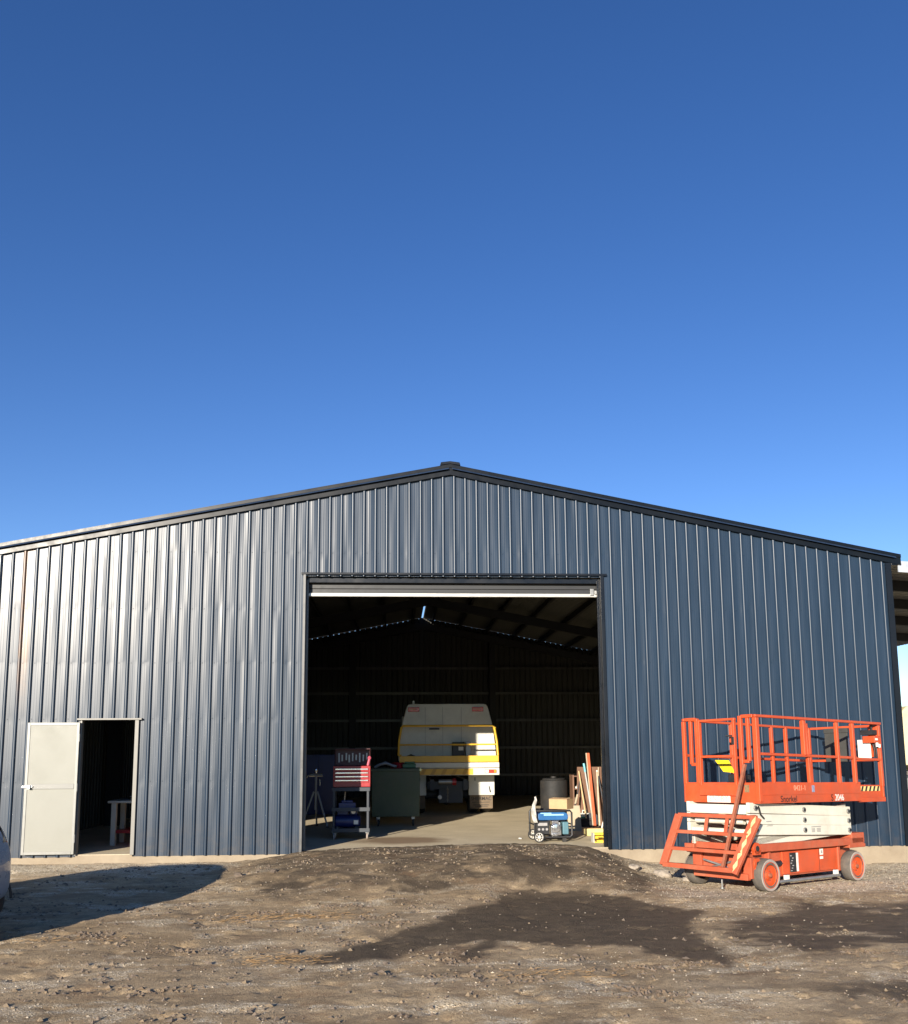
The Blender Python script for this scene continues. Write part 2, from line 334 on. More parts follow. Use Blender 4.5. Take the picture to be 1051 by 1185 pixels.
def ground_mat():
    m, nt, b = nodes('soil'); N = nt.nodes.new; L = nt.links.new
    tc = N('ShaderNodeTexCoord'); at = N('ShaderNodeAttribute'); at.attribute_name = 'soil'
    sp = N('ShaderNodeSeparateColor'); L(at.outputs['Color'], sp.inputs[0])
    def nz(sc, det=8, ro=.65, stretch=None):
        n = N('ShaderNodeTexNoise'); n.inputs['Scale'].default_value = sc; n.inputs['Detail'].default_value = det; n.inputs['Roughness'].default_value = ro
        if stretch:
            mp = N('ShaderNodeMapping'); mp.inputs['Scale'].default_value = stretch; L(tc.outputs['Object'], mp.inputs['Vector']); L(mp.outputs[0], n.inputs['Vector'])
        else: L(tc.outputs['Object'], n.inputs['Vector'])
        return n
    def ramp(src, stops):
        r = N('ShaderNodeValToRGB'); e = r.color_ramp.elements
        while len(e) < len(stops): e.new(.5)
        for el,(p,c) in zip(e,stops): el.position = p; el.color = (*c,1)
        L(src, r.inputs[0]); return r
    def mix(f, a, c, blend='MIX'):
        x = N('ShaderNodeMix'); x.data_type = 'RGBA'; x.blend_type = blend
        if isinstance(f,(int,float)): x.inputs[0].default_value = f
        else: L(f, x.inputs[0])
        for k,v in ((6,a),(7,c)):
            if isinstance(v,tuple): x.inputs[k].default_value = (*v,1)
            else: L(v, x.inputs[k])
        return x.outputs[2]
    def math_(op, a, c=None, clamp=False):
        x = N('ShaderNodeMath'); x.operation = op; x.use_clamp = clamp
        for k,v in ((0,a),(1,c)):
            if v is None: continue
            if isinstance(v,(int,float)): x.inputs[k].default_value = v
            else: L(v, x.inputs[k])
        return x.outputs[0]
    def rng(src, a, b_, c, d):
        x = N('ShaderNodeMapRange'); L(src, x.inputs[0])
        for k,v in enumerate((a,b_,c,d)): x.inputs[k+1].default_value = v
        return x.outputs[0]
    big = nz(.8,9,.62,(1,1.9,1)); fine = nz(24,10,.74); grit = nz(95,4,.7); mid = nz(4.5,8,.7,(1,1.6,1))
    base = ramp(big.outputs['Fac'], [(.28,(.265,.182,.098)),(.5,(.43,.312,.180)),(.72,(.55,.418,.258))]).outputs[0]
    base = mix(1, base, ramp(fine.outputs['Fac'], [(.25,(.45,.43,.41)),(.42,(.85,.84,.83)),(.55,(1,1,1)),(.75,(1.35,1.34,1.3))]).outputs[0], 'MULTIPLY')
    base = mix(1, base, ramp(mid.outputs['Fac'], [(.3,(.66,.64,.62)),(.5,(1,1,1)),(.7,(1.2,1.19,1.16))]).outputs[0], 'MULTIPLY')
    base = mix(1, base, ramp(grit.outputs['Fac'], [(.3,(.6,.59,.58)),(.5,(1,1,1)),(.7,(1.3,1.29,1.26))]).outputs[0], 'MULTIPLY')
    # gravelly parts: pale chips
    vo = N('ShaderNodeTexVoronoi'); vo.inputs['Scale'].default_value = 55; L(tc.outputs['Object'], vo.inputs['Vector'])
    sc = N('ShaderNodeSeparateColor'); L(vo.outputs['Color'], sc.inputs[0])
    gcol = ramp(sc.outputs[0], [(0,(.40,.31,.20)),(.5,(.74,.63,.45)),(1,(.90,.83,.66))]).outputs[0]
    chips = math_('MULTIPLY', rng(sc.outputs[1],.35,.5,0,1), rng(vo.outputs['Distance'],.2,.5,1,0))
    gfac = math_('MULTIPLY', math_('ADD', math_('MULTIPLY', sp.outputs[1], 1.35), .10), math_('ADD', math_('MULTIPLY', chips, .6), .45), True)
    col = mix(gfac, base, gcol)
    # dark moist earth of the ramp
    rf = math_('MULTIPLY', sp.outputs[2], rng(mid.outputs['Fac'],.38,.72,1.15,.62), True)
    col = mix(rf, col, mix(1,(.115,.086,.056),ramp(fine.outputs['Fac'], [(.25,(.6,.6,.6)),(.75,(1.4,1.4,1.4))]).outputs[0],'MULTIPLY'))
    # russet chaff
    cf = math_('MULTIPLY', at.outputs['Alpha'], rng(fine.outputs['Fac'],.4,.6,0,.8), True)
    col = mix(cf, col, (.14,.07,.035))
    # wet dark stains
    wj = math_('ADD', sp.outputs[0], math_('ADD', rng(fine.outputs['Fac'],.2,.8,-.24,.24), rng(mid.outputs['Fac'],.25,.75,-.22,.22)))
    wf = rng(wj,.12,.80,0,.92)
    col = mix(wf, col, mix(1,(.078,.060,.041),ramp(mid.outputs['Fac'], [(.3,(.75,.75,.75)),(.7,(1.5,1.45,1.4))]).outputs[0],'MULTIPLY'))
    L(col, b.inputs['Base Color'])
    L(rng(wf,0,1,.95,.75), b.inputs['Roughness']); b.inputs['Specular IOR Level'].default_value = .25
    h = math_('ADD', math_('MULTIPLY', fine.outputs['Fac'], 1.0), math_('MULTIPLY', grit.outputs['Fac'], .28))
    h = math_('ADD', h, math_('MULTIPLY', math_('MULTIPLY', chips, gfac), .5))
    bp = N('ShaderNodeBump'); bp.inputs['Strength'].default_value = .9; bp.inputs['Distance'].default_value = .022; L(h, bp.inputs['Height']); L(bp.outputs[0], b.inputs['Normal'])
    return m
gm.materials.append(ground_mat())

# loose stones, clods and straw
def stones(name, n, pick, mats, rs):
    v = []; f = []; mi = []
    base = [(1,0,0),(-1,0,0),(0,1,0),(0,-1,0),(0,0,1),(0,0,-1)]
    tri = [(0,2,4),(2,1,4),(1,3,4),(3,0,4),(2,0,5),(1,2,5),(3,1,5),(0,3,5)]
    for _ in range(n):
        x, y = pick()
        r = rs(); a = random.random()*PI; k = len(v)
        c, s = math.cos(a), math.sin(a); z = ground_z(x,y)+r*.15
        sx, sy, sz = r*random.uniform(.8,1.5), r*random.uniform(.7,1.1), r*random.uniform(.45,.8)
        for p in base:
            px, py, pz = p[0]*sx*random.uniform(.7,1.2), p[1]*sy*random.uniform(.7,1.2), p[2]*sz
            px += random.uniform(-.3,.3)*r; 
            v.append((x+px*c-py*s, y+px*s+py*c, z+pz))
        q = random.randrange(len(mats))
        for t in tri: f.append(tuple(i+k for i in t)); mi.append(q)
    me = bpy.data.meshes.new(name); me.from_pydata(v,[],f)
    for m in mats: me.materials.append(m)
    me.polygons.foreach_set('material_index', mi)
    o = bpy.data.objects.new(name, me); COL.objects.link(o); o['kind'] = 'stuff'; return o
M_peb = [mat('pebble_pale',(.44,.38,.29),.9,var=.2,scale=3), mat('pebble_tan',(.34,.27,.19),.9,var=.2,scale=3), mat('pebble_dark',(.15,.115,.085),.9,var=.2,scale=3)]
def pick_ground():
    while True:
        x = random.uniform(-6.2,7.4); y = random.uniform(-8.7,-.08)
        w, g, r, c = masks(x,y)
        if random.random() < (.10+.9*g)*(1-.85*min(1,w)): return x, y
def pick_near():
    return random.uniform(-4,4), random.uniform(-8.7,-4)
stones('gravel', 15000, pick_ground, M_peb[:2]+[M_peb[0]], lambda: .003+.008*random.random()**2.5)
def pick_clod():
    while True:
        x = random.uniform(-6,7); y = random.uniform(-8.7,-.3)
        if random.random() < max(.12, fbm(x*1.3,y*1.3,61,3)*2)*(1-.9*min(1,masks(x,y)[0])): return x, y
stones('soil_crumbs', 9000, pick_clod, [M_peb[2],M_peb[2],mat('soil_clod',(.24,.18,.115),.95,var=.25,scale=4)], lambda: .005+.026*random.random()**4)
spots = [(random.uniform(-4.2,3.6),random.uniform(-8.2,-3.2)) for _ in range(26)]
def pick_heap():
    while True:
        cx, cy = random.choice(spots); x, y = random.gauss(cx,.16), random.gauss(cy,.07)
        if masks(x,y)[0] < .5: return x, y
stones('broken_soil', 1500, pick_heap, [M_peb[2],mat('soil_clod_brown',(.17,.12,.075),.95,var=.25,scale=4)], lambda: .006+.022*random.random()**2.5)
sw = MB()
for cx, cy, n, rx, ry in ((-2.0,-4.1,150,.42,.10),(-2.5,-4.3,60,.3,.1),(-1.85,-6.2,90,.2,.10),(-4.3,-5.2,40,.3,.08),(.45,-7.0,60,.22,.10)):
    for _ in range(n):
        x, y = random.gauss(cx,rx), random.gauss(cy,ry); a = random.gauss(0,.6); l = random.uniform(.015,.06)
        z = ground_z(x,y)+.012
        sw.tube((x-l*math.cos(a),y-l*math.sin(a),z),(x+l*math.cos(a),y+l*math.sin(a),z+random.uniform(-.008,.02)),.0016,4)
so = sw.build('straw', M_strawm, smooth=False, fix=False); so['kind'] = 'stuff'

def rock(name, x, y, r, label, group=None, m=None):
    bm = bmesh.new(); bmesh.ops.create_icosphere(bm, subdivisions=3, radius=1)
    sd = random.random()*99
    for v in bm.verts:
        d = 1+.35*noise.noise(v.co*1.3+Vector((sd,0,0)))+.15*noise.noise(v.co*3.5+Vector((0,sd,0)))
        v.co = Vector((v.co.x*1.25, v.co.y, v.co.z*.7))*d*r
    me = bpy.data.meshes.new(name); bm.to_mesh(me); bm.free(); me.materials.append(m or M_rockm); me.shade_smooth(); me.set_sharp_from_angle(angle=R(28))
    o = bpy.data.objects.new(name, me); COL.objects.link(o); o.location = (x,y,ground_z(x,y)+r*.3); o.rotation_euler = (0,0,random.random()*6)
    return tag(o, label, 'rock', group)
rock('rock', 2.95,-1.35,.11,'largest pale rock at the right toe of the earth ramp','rocks at the ramp toe')
rock('rock', 3.2,-1.7,.06,'small pale rock just in front of the largest rock by the ramp','rocks at the ramp toe')
rock('rock', 2.62,-1.0,.08,'mid sized brown rock beside the largest one on the ramp edge','rocks at the ramp toe')
rock('earth_clod',-3.05,-1.55,.055,'dark earth clod at the left toe of the ramp, by the shadow tip','clods around the ramp', M_peb[2])
rock('earth_clod',-2.55,-1.75,.045,'smaller dark clod right of the clod by the shadow tip','clods around the ramp', M_peb[2])
rock('earth_clod',-1.8,-5.9,.04,'dark clod just left of the tip of the wet patch','clods around the ramp', M_peb[2])

# ------------------------------------------------------------------ shed
XL, XR, YB = -7.22, 7.40, 16.9
SL = .1944
def zroof(x): return 6.2-SL*abs(x)
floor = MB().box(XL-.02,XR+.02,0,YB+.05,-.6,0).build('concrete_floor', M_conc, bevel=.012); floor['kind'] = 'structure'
shed = thing('metal_shed','large navy corrugated steel shed with low gable roof and wide open roller door','shed')

def rib_profile():
    # pan, rolled rib, two shallow stiffening flutes
    pts = [(0,0),(.003,0)]; u, h = .003, 0.
    def seg(a, l):
        nonlocal u, h
        u += l*math.cos(R(a)); h = max(0, h+l*math.sin(R(a))); pts.append((u,h))
    for a, l in ((60,.002),(60,.024),(46,.004),(32,.0045),(20,.0045),(9,.0045),(0,.014),(-20,.003),(-40,.003),(-60,.0235),(-60,.003)): seg(a,l)
    pts[-1] = (u,0); pts.append((u+.003,0))
    for c in (.107,.141):
        pts += [(c-.008,0),(c-.005,0),(c,.0011),(c+.005,0),(c+.008,0)]
    pts.append((.182,0))
    return pts
PROF = rib_profile()
PITCH = .1855
OPX0, OPX1, OPZ = -2.385, 2.487, 4.36
DX0, DX1, DZ = -5.80, -4.93, 2.05
def sheet_xs(a, b, off=0, cuts=()):
    pts = []; k = int(math.floor((a-off)/PITCH))-1
    while off+k*PITCH < b+PITCH:
        for u, h in PROF:
            pts.append((off+k*PITCH+u, h))
        k += 1
    def hat(x):
        for (x0,h0),(x1,h1) in zip(pts,pts[1:]):
            if x0 <= x <= x1: return h0+(h1-h0)*(x-x0)/max(1e-9,x1-x0)
        return 0
    xs = sorted([p for p in pts if a < p[0] < b]+[(c,hat(c)) for c in (a,b,*cuts)])
    return xs
def front_wall():
    xs = sheet_xs(XL, XR, .03, (OPX0,OPX1,DX0,DX1)); v = []; f = []
    girts = (1.10,2.07,2.95,3.82,4.75)
    def dent(x, z):
        k = math.floor((x-.03)/PITCH)
        w_ = (x-.03)-k*PITCH; pan = math.sin(PI*(w_-.08)/(PITCH-.08)) if w_ > .08 else 0
        y = .0062*noise.noise(Vector((k*3.7, z*.8, 2.)))*pan + .0035*noise.noise(Vector((x*.35,z*.5,8.)))
        for g in girts: y += .0022*pan*math.exp(-((z-g)/.045)**2)*max(0,.5+1.6*noise.noise(Vector((k*9.1,g,1.))))
        return y
    for (x0,h0),(x1,h1) in zip(xs,xs[1:]):
        if x1-x0 < 1e-7: continue
        xm = (x0+x1)/2
        lo = OPZ if OPX0 < xm < OPX1 else DZ if DX0 < xm < DX1 else -.035
        hi = min(zroof(x0),zroof(x1))-.05
        zs = [lo]; z = lo
        brk = sorted([g+d for g in girts for d in (-.06,0,.06)]+[i*.33 for i in range(1,20)])
        zs += [z for z in brk if lo+.02 < z < hi-.02]
        n = len(v)
        for z in zs+[None]:
            za = z if z is not None else zroof(x0)-.05; zb = z if z is not None else zroof(x1)-.05
            v.append((x0,-.006-h0+dent(x0,za),za)); v.append((x1,-.006-h1+dent(x1,zb),zb))
        for i in range(len(zs)): a = n+2*i; f.append((a,a+1,a+3,a+2))
    # tek screws beside every rib at each girt
    k = 0
    while .03+k*PITCH > XL: k -= 1
    while .03+k*PITCH < XR-.1:
        k += 1
        x = .03+k*PITCH+.084
        if x > XR-.05: break
        for g in girts:
            if g > zroof(x)-.3 or (OPX0 < x < OPX1 and g < OPZ) or (DX0-.1 < x < DX1+.1 and g < DZ+.1): continue
            n = len(v); r = .008; y = -.006+dent(x,g)
            v += [(x-r,y,g-r),(x+r,y,g-r),(x+r,y,g+r),(x-r,y,g+r),(x-r*.7,y-.006,g-r*.7),(x+r*.7,y-.006,g-r*.7),(x+r*.7,y-.006,g+r*.7),(x-r*.7,y-.006,g+r*.7)]
            f += [(n+4,n+5,n+6,n+7),(n,n+1,n+5,n+4),(n+1,n+2,n+6,n+5),(n+2,n+3,n+7,n+6),(n+3,n,n+4,n+7)]
    me = bpy.data.meshes.new('front_wall'); me.from_pydata(v,[],f)
    bm = bmesh.new(); bm.from_mesh(me); bmesh.ops.remove_doubles(bm, verts=bm.verts, dist=.0002); bm.to_mesh(me); bm.free()
    me.materials.append(M_wall); me.shade_smooth(); me.set_sharp_from_angle(angle=R(22))
    me.set_sharp_from_angle(angle=R(30))
    o = bpy.data.objects.new('front_wall', me); COL.objects.link(o); o.parent = shed
front_wall()
def side_wall(name, X, sgn):
    mb = MB(); k = 0; y = 0.0; pts = []
    while y < YB:
        for u,h in PROF[:14]: pts.append((min(YB,y+u*1.0), h))
        y += PITCH
    pts.append((YB,0))
    zt = zroof(X)-.06
    v = []; f = []
    for (y,h) in pts: v += [(X+sgn*(.006+h),y,-.035),(X+sgn*(.006+h),y,zt)]
    for i in range(len(pts)-1):
        a = 2*i; q = (a,a+2,a+3,a+1); f.append(q if sgn > 0 else q[::-1])
    mb.add(v,f); o = mb.build(name, M_inner, shed, fix=False, sharp=22)
side_wall('left_wall', XL, -1); side_wall('right_wall', XR, 1)
def back_wall():
    v = []; f = []; x = XL; k = 0; pts = []
    xs = sheet_xs(XL, XR, .03)
    xs = [(x,h) for x,h in xs]
    for i in range(len(xs)-1):
        (x0,h0),(x1,h1) = xs[i],xs[i+1]
        n = len(v); open_ = h0 > .018 and h1 > .018
        kk = math.floor(x0/PITCH)
        g = 0
        if open_:
            g = .019 if random.random() < .45 else 0
            if x0 > 0: g *= .6
        v += [(x0,YB+.006+h0,-.035),(x1,YB+.006+h1,-.035),(x1,YB+.006+h1,zroof(x1)-.045-g),(x0,YB+.006+h0,zroof(x0)-.045-g)]
        f.append((n+1,n,n+3,n+2))
    MB().add(v,f).build('back_wall', M_inner, shed, fix=False, sharp=22)
back_wall()
def roof():
    # two corrugated slopes; the ridge sheets stop short of each other under the cap
    for sgn in (-1,1):
        v = []; f = []; pts = []; y = -.11
        while y < YB+.1:
            for u,h in PROF[:14]: pts.append((y+u,h))
            y += PITCH
        xe = XR+.12 if sgn > 0 else XL-.12
        x0 = .028*sgn
        for (y,h) in pts: v += [(x0,y,zroof(x0)-.035+h),(xe,y,zroof(xe)-.035+h)]
        for i in range(len(pts)-1):
            a = 2*i; q = (a,a+1,a+3,a+2); f.append(q if sgn > 0 else q[::-1])
        MB().add(v,f).build('roof_slope', M_roofin, shed, fix=False, sharp=22)
    c = MB(); 
    c.prism([(-.19,6.2-.19*SL+.012),(0,6.255),(.19,6.2-.19*SL+.012),(.19,6.2-.19*SL-.004),(.12,6.2-.12*SL+.005),(0,6.235),(-.12,6.2-.12*SL+.005),(-.19,6.2-.19*SL-.004)],'y',-.04,13.6)
    c.build('ridge_cap', M_trim, shed)
    e = MB(); e.prism([(-.17,6.235),(-.155,6.285),(0,6.305),(.155,6.285),(.17,6.235),(0,6.262)],'y',-.075,.25); e.build('ridge_end_cap', M_trim, shed, bevel=.004)
roof()
for sgn, xe in ((-1,XL-.16),(1,XR+.22)):
    b = MB()
    def q(x, dz): return (x, zroof(x)+dz)
    x0 = .0
    b.prism([q(x0,.04),q(xe,.04),q(xe,-.125),q(x0,-.125)],'y',-.058,-.042)
    b.prism([q(x0,.048),q(xe,.048),q(xe,.0),q(x0,.0)],'y',-.070,-.0585)
    b.prism([q(x0,.056),q(xe,.056),q(xe,.0485),q(x0,.0485)],'y',-.072,.13)
    b.prism([q(x0,-.108),q(xe,-.108),q(xe,-.125),q(x0,-.125)],'y',-.064,-.0585)
    b.build('barge_flashing', M_barge, shed)
for X, sgn in ((XL,-1),(XR,1)):
    b = MB(); b.box(X-.055 if sgn > 0 else X-.045, X+.045 if sgn > 0 else X+.055, -.052, -.040, -.035, zroof(X)-.13)
    xx = X+.047*sgn; b.box(min(xx,xx-.004*sgn),max(xx,xx-.004*sgn),-.039,.11,-.035,zroof(X)-.13); b.build('corner_flashing', M_trim, shed)
MB().box(XR+.05,XR+.16,-.05,YB,zroof(XR)-.17,zroof(XR)-.06).build('eave_gutter', M_trim, shed, bevel=.01)
# opening frame
for x, d in ((OPX0,-1),(OPX1,1)):
    b = MB(); b.box(x-.005 if d < 0 else x-.02, x+.035 if d < 0 else x+.035, -.058,-.040,-.02,OPZ+.02)
    b.box(x-.008 if d<0 else x-.012, x+.012 if d<0 else x+.008, -.0395,.10,.002,OPZ)
    if d < 0: b.box(x+.0125,x+.075,.04,.10,.004,OPZ-.05)
    else: b.box(x-.06,x-.0125,.04,.10,.004,OPZ-.05)
    b.build('opening_jamb', mat('jamb_grey',(.10,.10,.10),.4,metal=.3) if d < 0 else M_trim, shed, bevel=.003)
MB().box(OPX0-.04,OPX1+.09,-.062,-.040,OPZ+.021,OPZ+.055).build('opening_head', M_trim, shed, bevel=.003)
MB().box(OPX0+.013,OPX1-.013,.06,.10,OPZ-.09,OPZ-.005).build('opening_lintel', M_trim, shed, bevel=.003)
rd = MB()
n = 16
rd.lathe([(.22,OPX0-.1),(.22,OPX1+.1)],(0,.42,OPZ+.30),'x',32)
for i in range(3): rd.box(OPX0+.03,OPX1-.03,.155-.006*i,.175+.006*i,OPZ-.25+.075*i,OPZ-.18+.075*i)
rdo = rd.build('roller_door', M_curtain, shed, bevel=.004)
MB().box(OPX0+.05,OPX1-.03,.125,.19,OPZ-.305,OPZ-.252).build('bottom_rail', M_alu, rdo, bevel=.004)
b = MB().box(OPX1-.16,OPX1-.10,.10,.122,OPZ-.28,OPZ-.17); b.box(OPX1-.09,OPX1-.05,.10,.122,OPZ-.26,OPZ-.2); b.build('lock_bracket', M_galv, rdo, bevel=.003)
# personnel door (swung fully open against the wall)
b = MB(); b.box(DX0-.005,DX0+.025,-.04,.06,-.01,DZ+.001); b.box(DX1-.035,DX1+.025,-.05,.06,-.01,DZ+.001); b.box(DX0-.05,DX1+.07,-.070,.06,DZ+.002,DZ+.03)
b.build('door_frame', mat('dull_frame',(.17,.165,.15),.5,metal=.2), shed, bevel=.004)
LX0, LX1, LZ0, LZ1 = -6.575,-5.795,.015,2.015
MD = Matrix.Translation((-5.79,-.06,0)) @ Matrix.Rotation(R(1.2),4,'Z') @ Matrix.Translation((5.79,.085,0))
d_ = MB(); d_.M = MD; d_.box(LX0+.03,LX1-.03,-.105,-.085,LZ0+.03,LZ1-.03); door = d_.build('door', M_door, shed)
f_ = MB(); f_.M = MD
f_.box(LX0,LX0+.042,-.113,-.078,LZ0,LZ1); f_.box(LX1-.042,LX1,-.113,-.078,LZ0,LZ1); f_.box(LX0+.042,LX1-.042,-.113,-.078,LZ0,LZ0+.042); f_.box(LX0+.042,LX1-.042,-.113,-.078,LZ1-.042,LZ1)
f_.build('door_edge_frame', M_doorf, door, bevel=.003)
f_ = MB(); f_.M = MD; f_.box(LX0+.0425,LX1-.0425,-.118,-.106,1.0,1.075); f_.build('door_mid_rail', mat('mid_rail_grey',(.17,.17,.16),.45,metal=.2), door, bevel=.003)
f_ = MB(); f_.M = MD; f_.box(LX0-.03,LX0+.13,-.14,-.1185,1.02,1.05); f_.box(LX0+.06,LX0+.10,-.165,-.141,1.0,1.06); f_.build('door_latch', M_chrome, door, bevel=.003)
for z in (.25,1.02,1.78):
    f_ = MB(); f_.M = MD; f_.tube((LX1+.004,-.115,z-.06),(LX1+.004,-.115,z+.06),.010,10); f_.build('door_hinge', M_galv, door)
# structure inside
for Y in (.45,5.6,11.2,16.55):
    for s, xe in ((-1,XL+.12),(1,XR-.12)):
        MB().prism([(0,zroof(0)-.28),(xe,zroof(xe)-.28),(xe,zroof(xe)-.62),(xe*.75,zroof(xe*.75)-.52),(0,zroof(0)-.52)],'y',Y-.07,Y+.07).build('rafter', M_steel, shed)
        MB().box(min(xe,xe-.3*s),max(xe,xe-.3*s),Y-.08,Y+.08,0,zroof(xe)-.45).build('column', M_steel, shed)
for s in (-1,1):
    for i in range(8):
        x = s*(.35+i*.93)
        b = MB(); b.beam((x,.1,zroof(x)-.145),(x,16.75,zroof(x)-.145),.07,.17,up=(s*SL,0,1)); b.build('purlin', M_steel, shed)
for z in (.74,1.67,2.61,3.54,4.41):
    b = MB(); b.box(XL+.1,XR-.1,YB-.10,YB-.005,z-.012,z); b.box(XL+.1,XR-.1,YB-.115,YB-.105,z-.09,z-.0125); b.build('girt', M_girt, shed)
for x in (2.4,-2.4):
    MB().box(x-.1,x+.1,YB-.38,YB-.12,0,zroof(x)-.3).build('wind_column', M_steel, shed)
# side awning
aw = MB(); v = []; f = []; y = 0; pts = []
while y < 14.6:
    for u,h in PROF[:14]: pts.append((y+u,h))
    y += PITCH
AX0, AX1 = XR+.18, XR+5.5
def za(x): return 4.62-.06*(x-AX0)
for (y,h) in pts: v += [(AX0,y,za(AX0)+h),(AX1,y,za(AX1)+h)]
for i in range(len(pts)-1): f.append((2*i,2*i+1,2*i+3,2*i+2))
awn = aw.add(v,f).build('awning', M_awnin, shed, fix=False, sharp=22)
b = MB(); b.prism([(AX0,za(AX0)+.05),(AX1,za(AX1)+.05),(AX1,za(AX1)-.14),(AX0,za(AX0)-.14)],'y',-.03,-.004); b.build('awning_fascia', M_skyfas, awn)
for Y in (1.3,3.0,4.9,7.2,10.3,14.2):
    b = MB(); b.prism([(AX0-.02,za(AX0)-.005),(AX1,za(AX1)-.005),(AX1,za(AX1)-.2),(AX0-.02,za(AX0)-.2)],'y',Y-.05,Y+.05); b.build('awning_beam', M_steel, awn)
for Y in (.2,7.2,14.2):
    MB().box(AX1-.16,AX1-.02,Y-.20,Y-.06,-.45,za(AX1)-.02).build('awning_post', M_steel, awn)

# ------------------------------------------------------------------ scissor lift
lift = thing('scissor_lift','orange scissor lift with cream folded arms parked on gravel beside the shed','scissor lift', LP, 0)
lift.rotation_euler = (R(-1.15), R(1.3), LH); lift.rotation_mode = 'XYZ'
def wheel(x, y, out):
    w = MB(); pr = [(.13,-.075),(.185,-.075),(.203,-.055),(.206,0),(.203,.055),(.185,.075),(.13,.075)]
    w.lathe([(r,h) for r,h in pr],(x,y,.2),'y',36,cap=False)
    o = w.build('wheel', M_tread, lift, sharp=50)
    t = MB(); t.lathe([(.158,0),(.165,.007),(.188,.010),(.197,.004)],(x,y+out*.074,.2),'y',36,cap=False) if out > 0 else t.lathe([(.197,-.004),(.188,-.010),(.165,-.007),(.158,0)],(x,y-.074,.2),'y',36,cap=False)
    t.build('sidewall', M_greytyre, o)
    r = MB(); s = -1 if out < 0 else 1
    prof = [(.162,.080),(.154,.084),(.145,.045),(.07,.035),(.045,.055),(.03,.06),(0.0001,.06)]
    r.lathe([(a,s*h) for a,h in prof],(x,y,.2),'y',36,cap=False); r.build('rim', M_orange, o)
    h = MB(); h.lathe([(.028,s*.0605),(.026,s*.085),(.0001,s*.088)],(x,y,.2),'y',16)
    for k in range(5):
        a = 2*PI*k/5; h.lathe([(.008,s*.035),(.008,s*.052),(.0001,s*.053)],(x+.062*math.cos(a),y,.2+.062*math.sin(a)),'y',8)
    h.build('hub', M_rust, o)
for x in (0,2.03):
    wheel(x,.075,-1); wheel(x,1.135,1)
ch = MB()
ch.box(.24,1.80,.18,1.03,.14,.46); ch.box(-.22,2.38,.30,.90,.17,.45); ch.box(-.16,.23,.2,1.0,.20,.46)
ch.beam((-.14,.12,.53),(2.40,.12,.53),.06,.10); ch.beam((-.14,1.09,.53),(2.40,1.09,.53),.06,.10)
ch.box(-.14,2.38,.155,1.055,.465,.50)
ch.box(2.10,2.42,.09,1.12,.50,.645); ch.box(2.02,2.44,.09,1.12,.44,.495)
ch.box(1.80,1.86,.14,1.08,.14,.47); ch.box(.18,.237,.14,1.08,.16,.47)
ch.build('chassis', M_oranged, lift, bevel=.008)
p = MB(); p.box(.50,1.79,.155,.178,.165,.455); pan = p.build('side_panel', M_orange, lift, bevel=.004)
MB().box(.655,.80,.145,.1545,.185,.435).build('control_recess', M_black, pan, bevel=.004)
p = MB()
for k in range(7): MB().box(.665+.02*(k%3),.68+.02*(k%3)+.012,.140,.1445,.20+.032*k,.213+.032*k).build('connector', M_greyink, pan)
MB().box(.812,.85,.147,.1545,.19,.43).build('recess_liner', M_sticker, pan)
MB().box(1.37,1.45,.151,.1545,.375,.455).build('warning_sticker', M_sticker, pan)
MB().box(1.37,1.445,.151,.1545,.32,.355).build('warning_sticker', M_sticker, pan)
MB().box(1.39,1.43,.1485,.1508,.395,.435).build('sticker_print', M_greyink, pan)
MB().box(1.345,1.350,.152,.1545,.17,.45).build('panel_seam', M_text_k, pan)
MB().tube((.26,.13,.085),(1.78,.13,.085),.022,12).build('pothole_bar', M_galv, lift)
for x in (.5,1.66): MB().box(x,x+.09,.120,.152,.10,.16).build('bar_lug', M_sticker, lift, bevel=.003)
MB().tube((.02,.17,.27),(.52,.20,.31),.045,12).build('drive_hose', M_black, lift)
# end of the chassis
e = MB()
e.box(-.30,-.225,.13,.97,.14,.22); e.box(-.25,-.165,.10,.22,.16,.42); e.box(-.27,-.225,.25,.62,.22,.34); e.box(-.27,-.225,.86,1.0,.23,.44)
e.box(-.33,-.2,.15,1.05,.44,.475); e.box(-.25,-.19,.30,.95,.50,.58); e.box(-.26,-.165,.98,1.14,.46,.55)
e.build('end_bumper', M_oranged, lift, bevel=.006)
for z in (.335,.53):
    l = MB(); l.lathe([(.075,-.02),(.075,.02)],(-.13,.10,z),'y',24); l.box(-.19,-.06,.08,.12,z-.08,z-.02); lo = l.build('hinge_lug', M_orange, lift, bevel=.004)
    MB().lathe([(.034,-.027),(.036,-.0205)],(-.13,.10,z),'y',20).build('lug_pin', M_text_k, lo)
g = MB(); g.tube((-.24,.28,.24),(-.30,.80,.36),.014,8); g.tube((-.24,.80,.24),(-.30,.32,.37),.014,8); g.tube((-.26,.55,.12),(-.26,.55,.0),.012,8); g.lathe([(.03,0),(.03,.012)],(-.26,.55,.008),'z',12)
g.build('end_linkage', M_galv, lift)
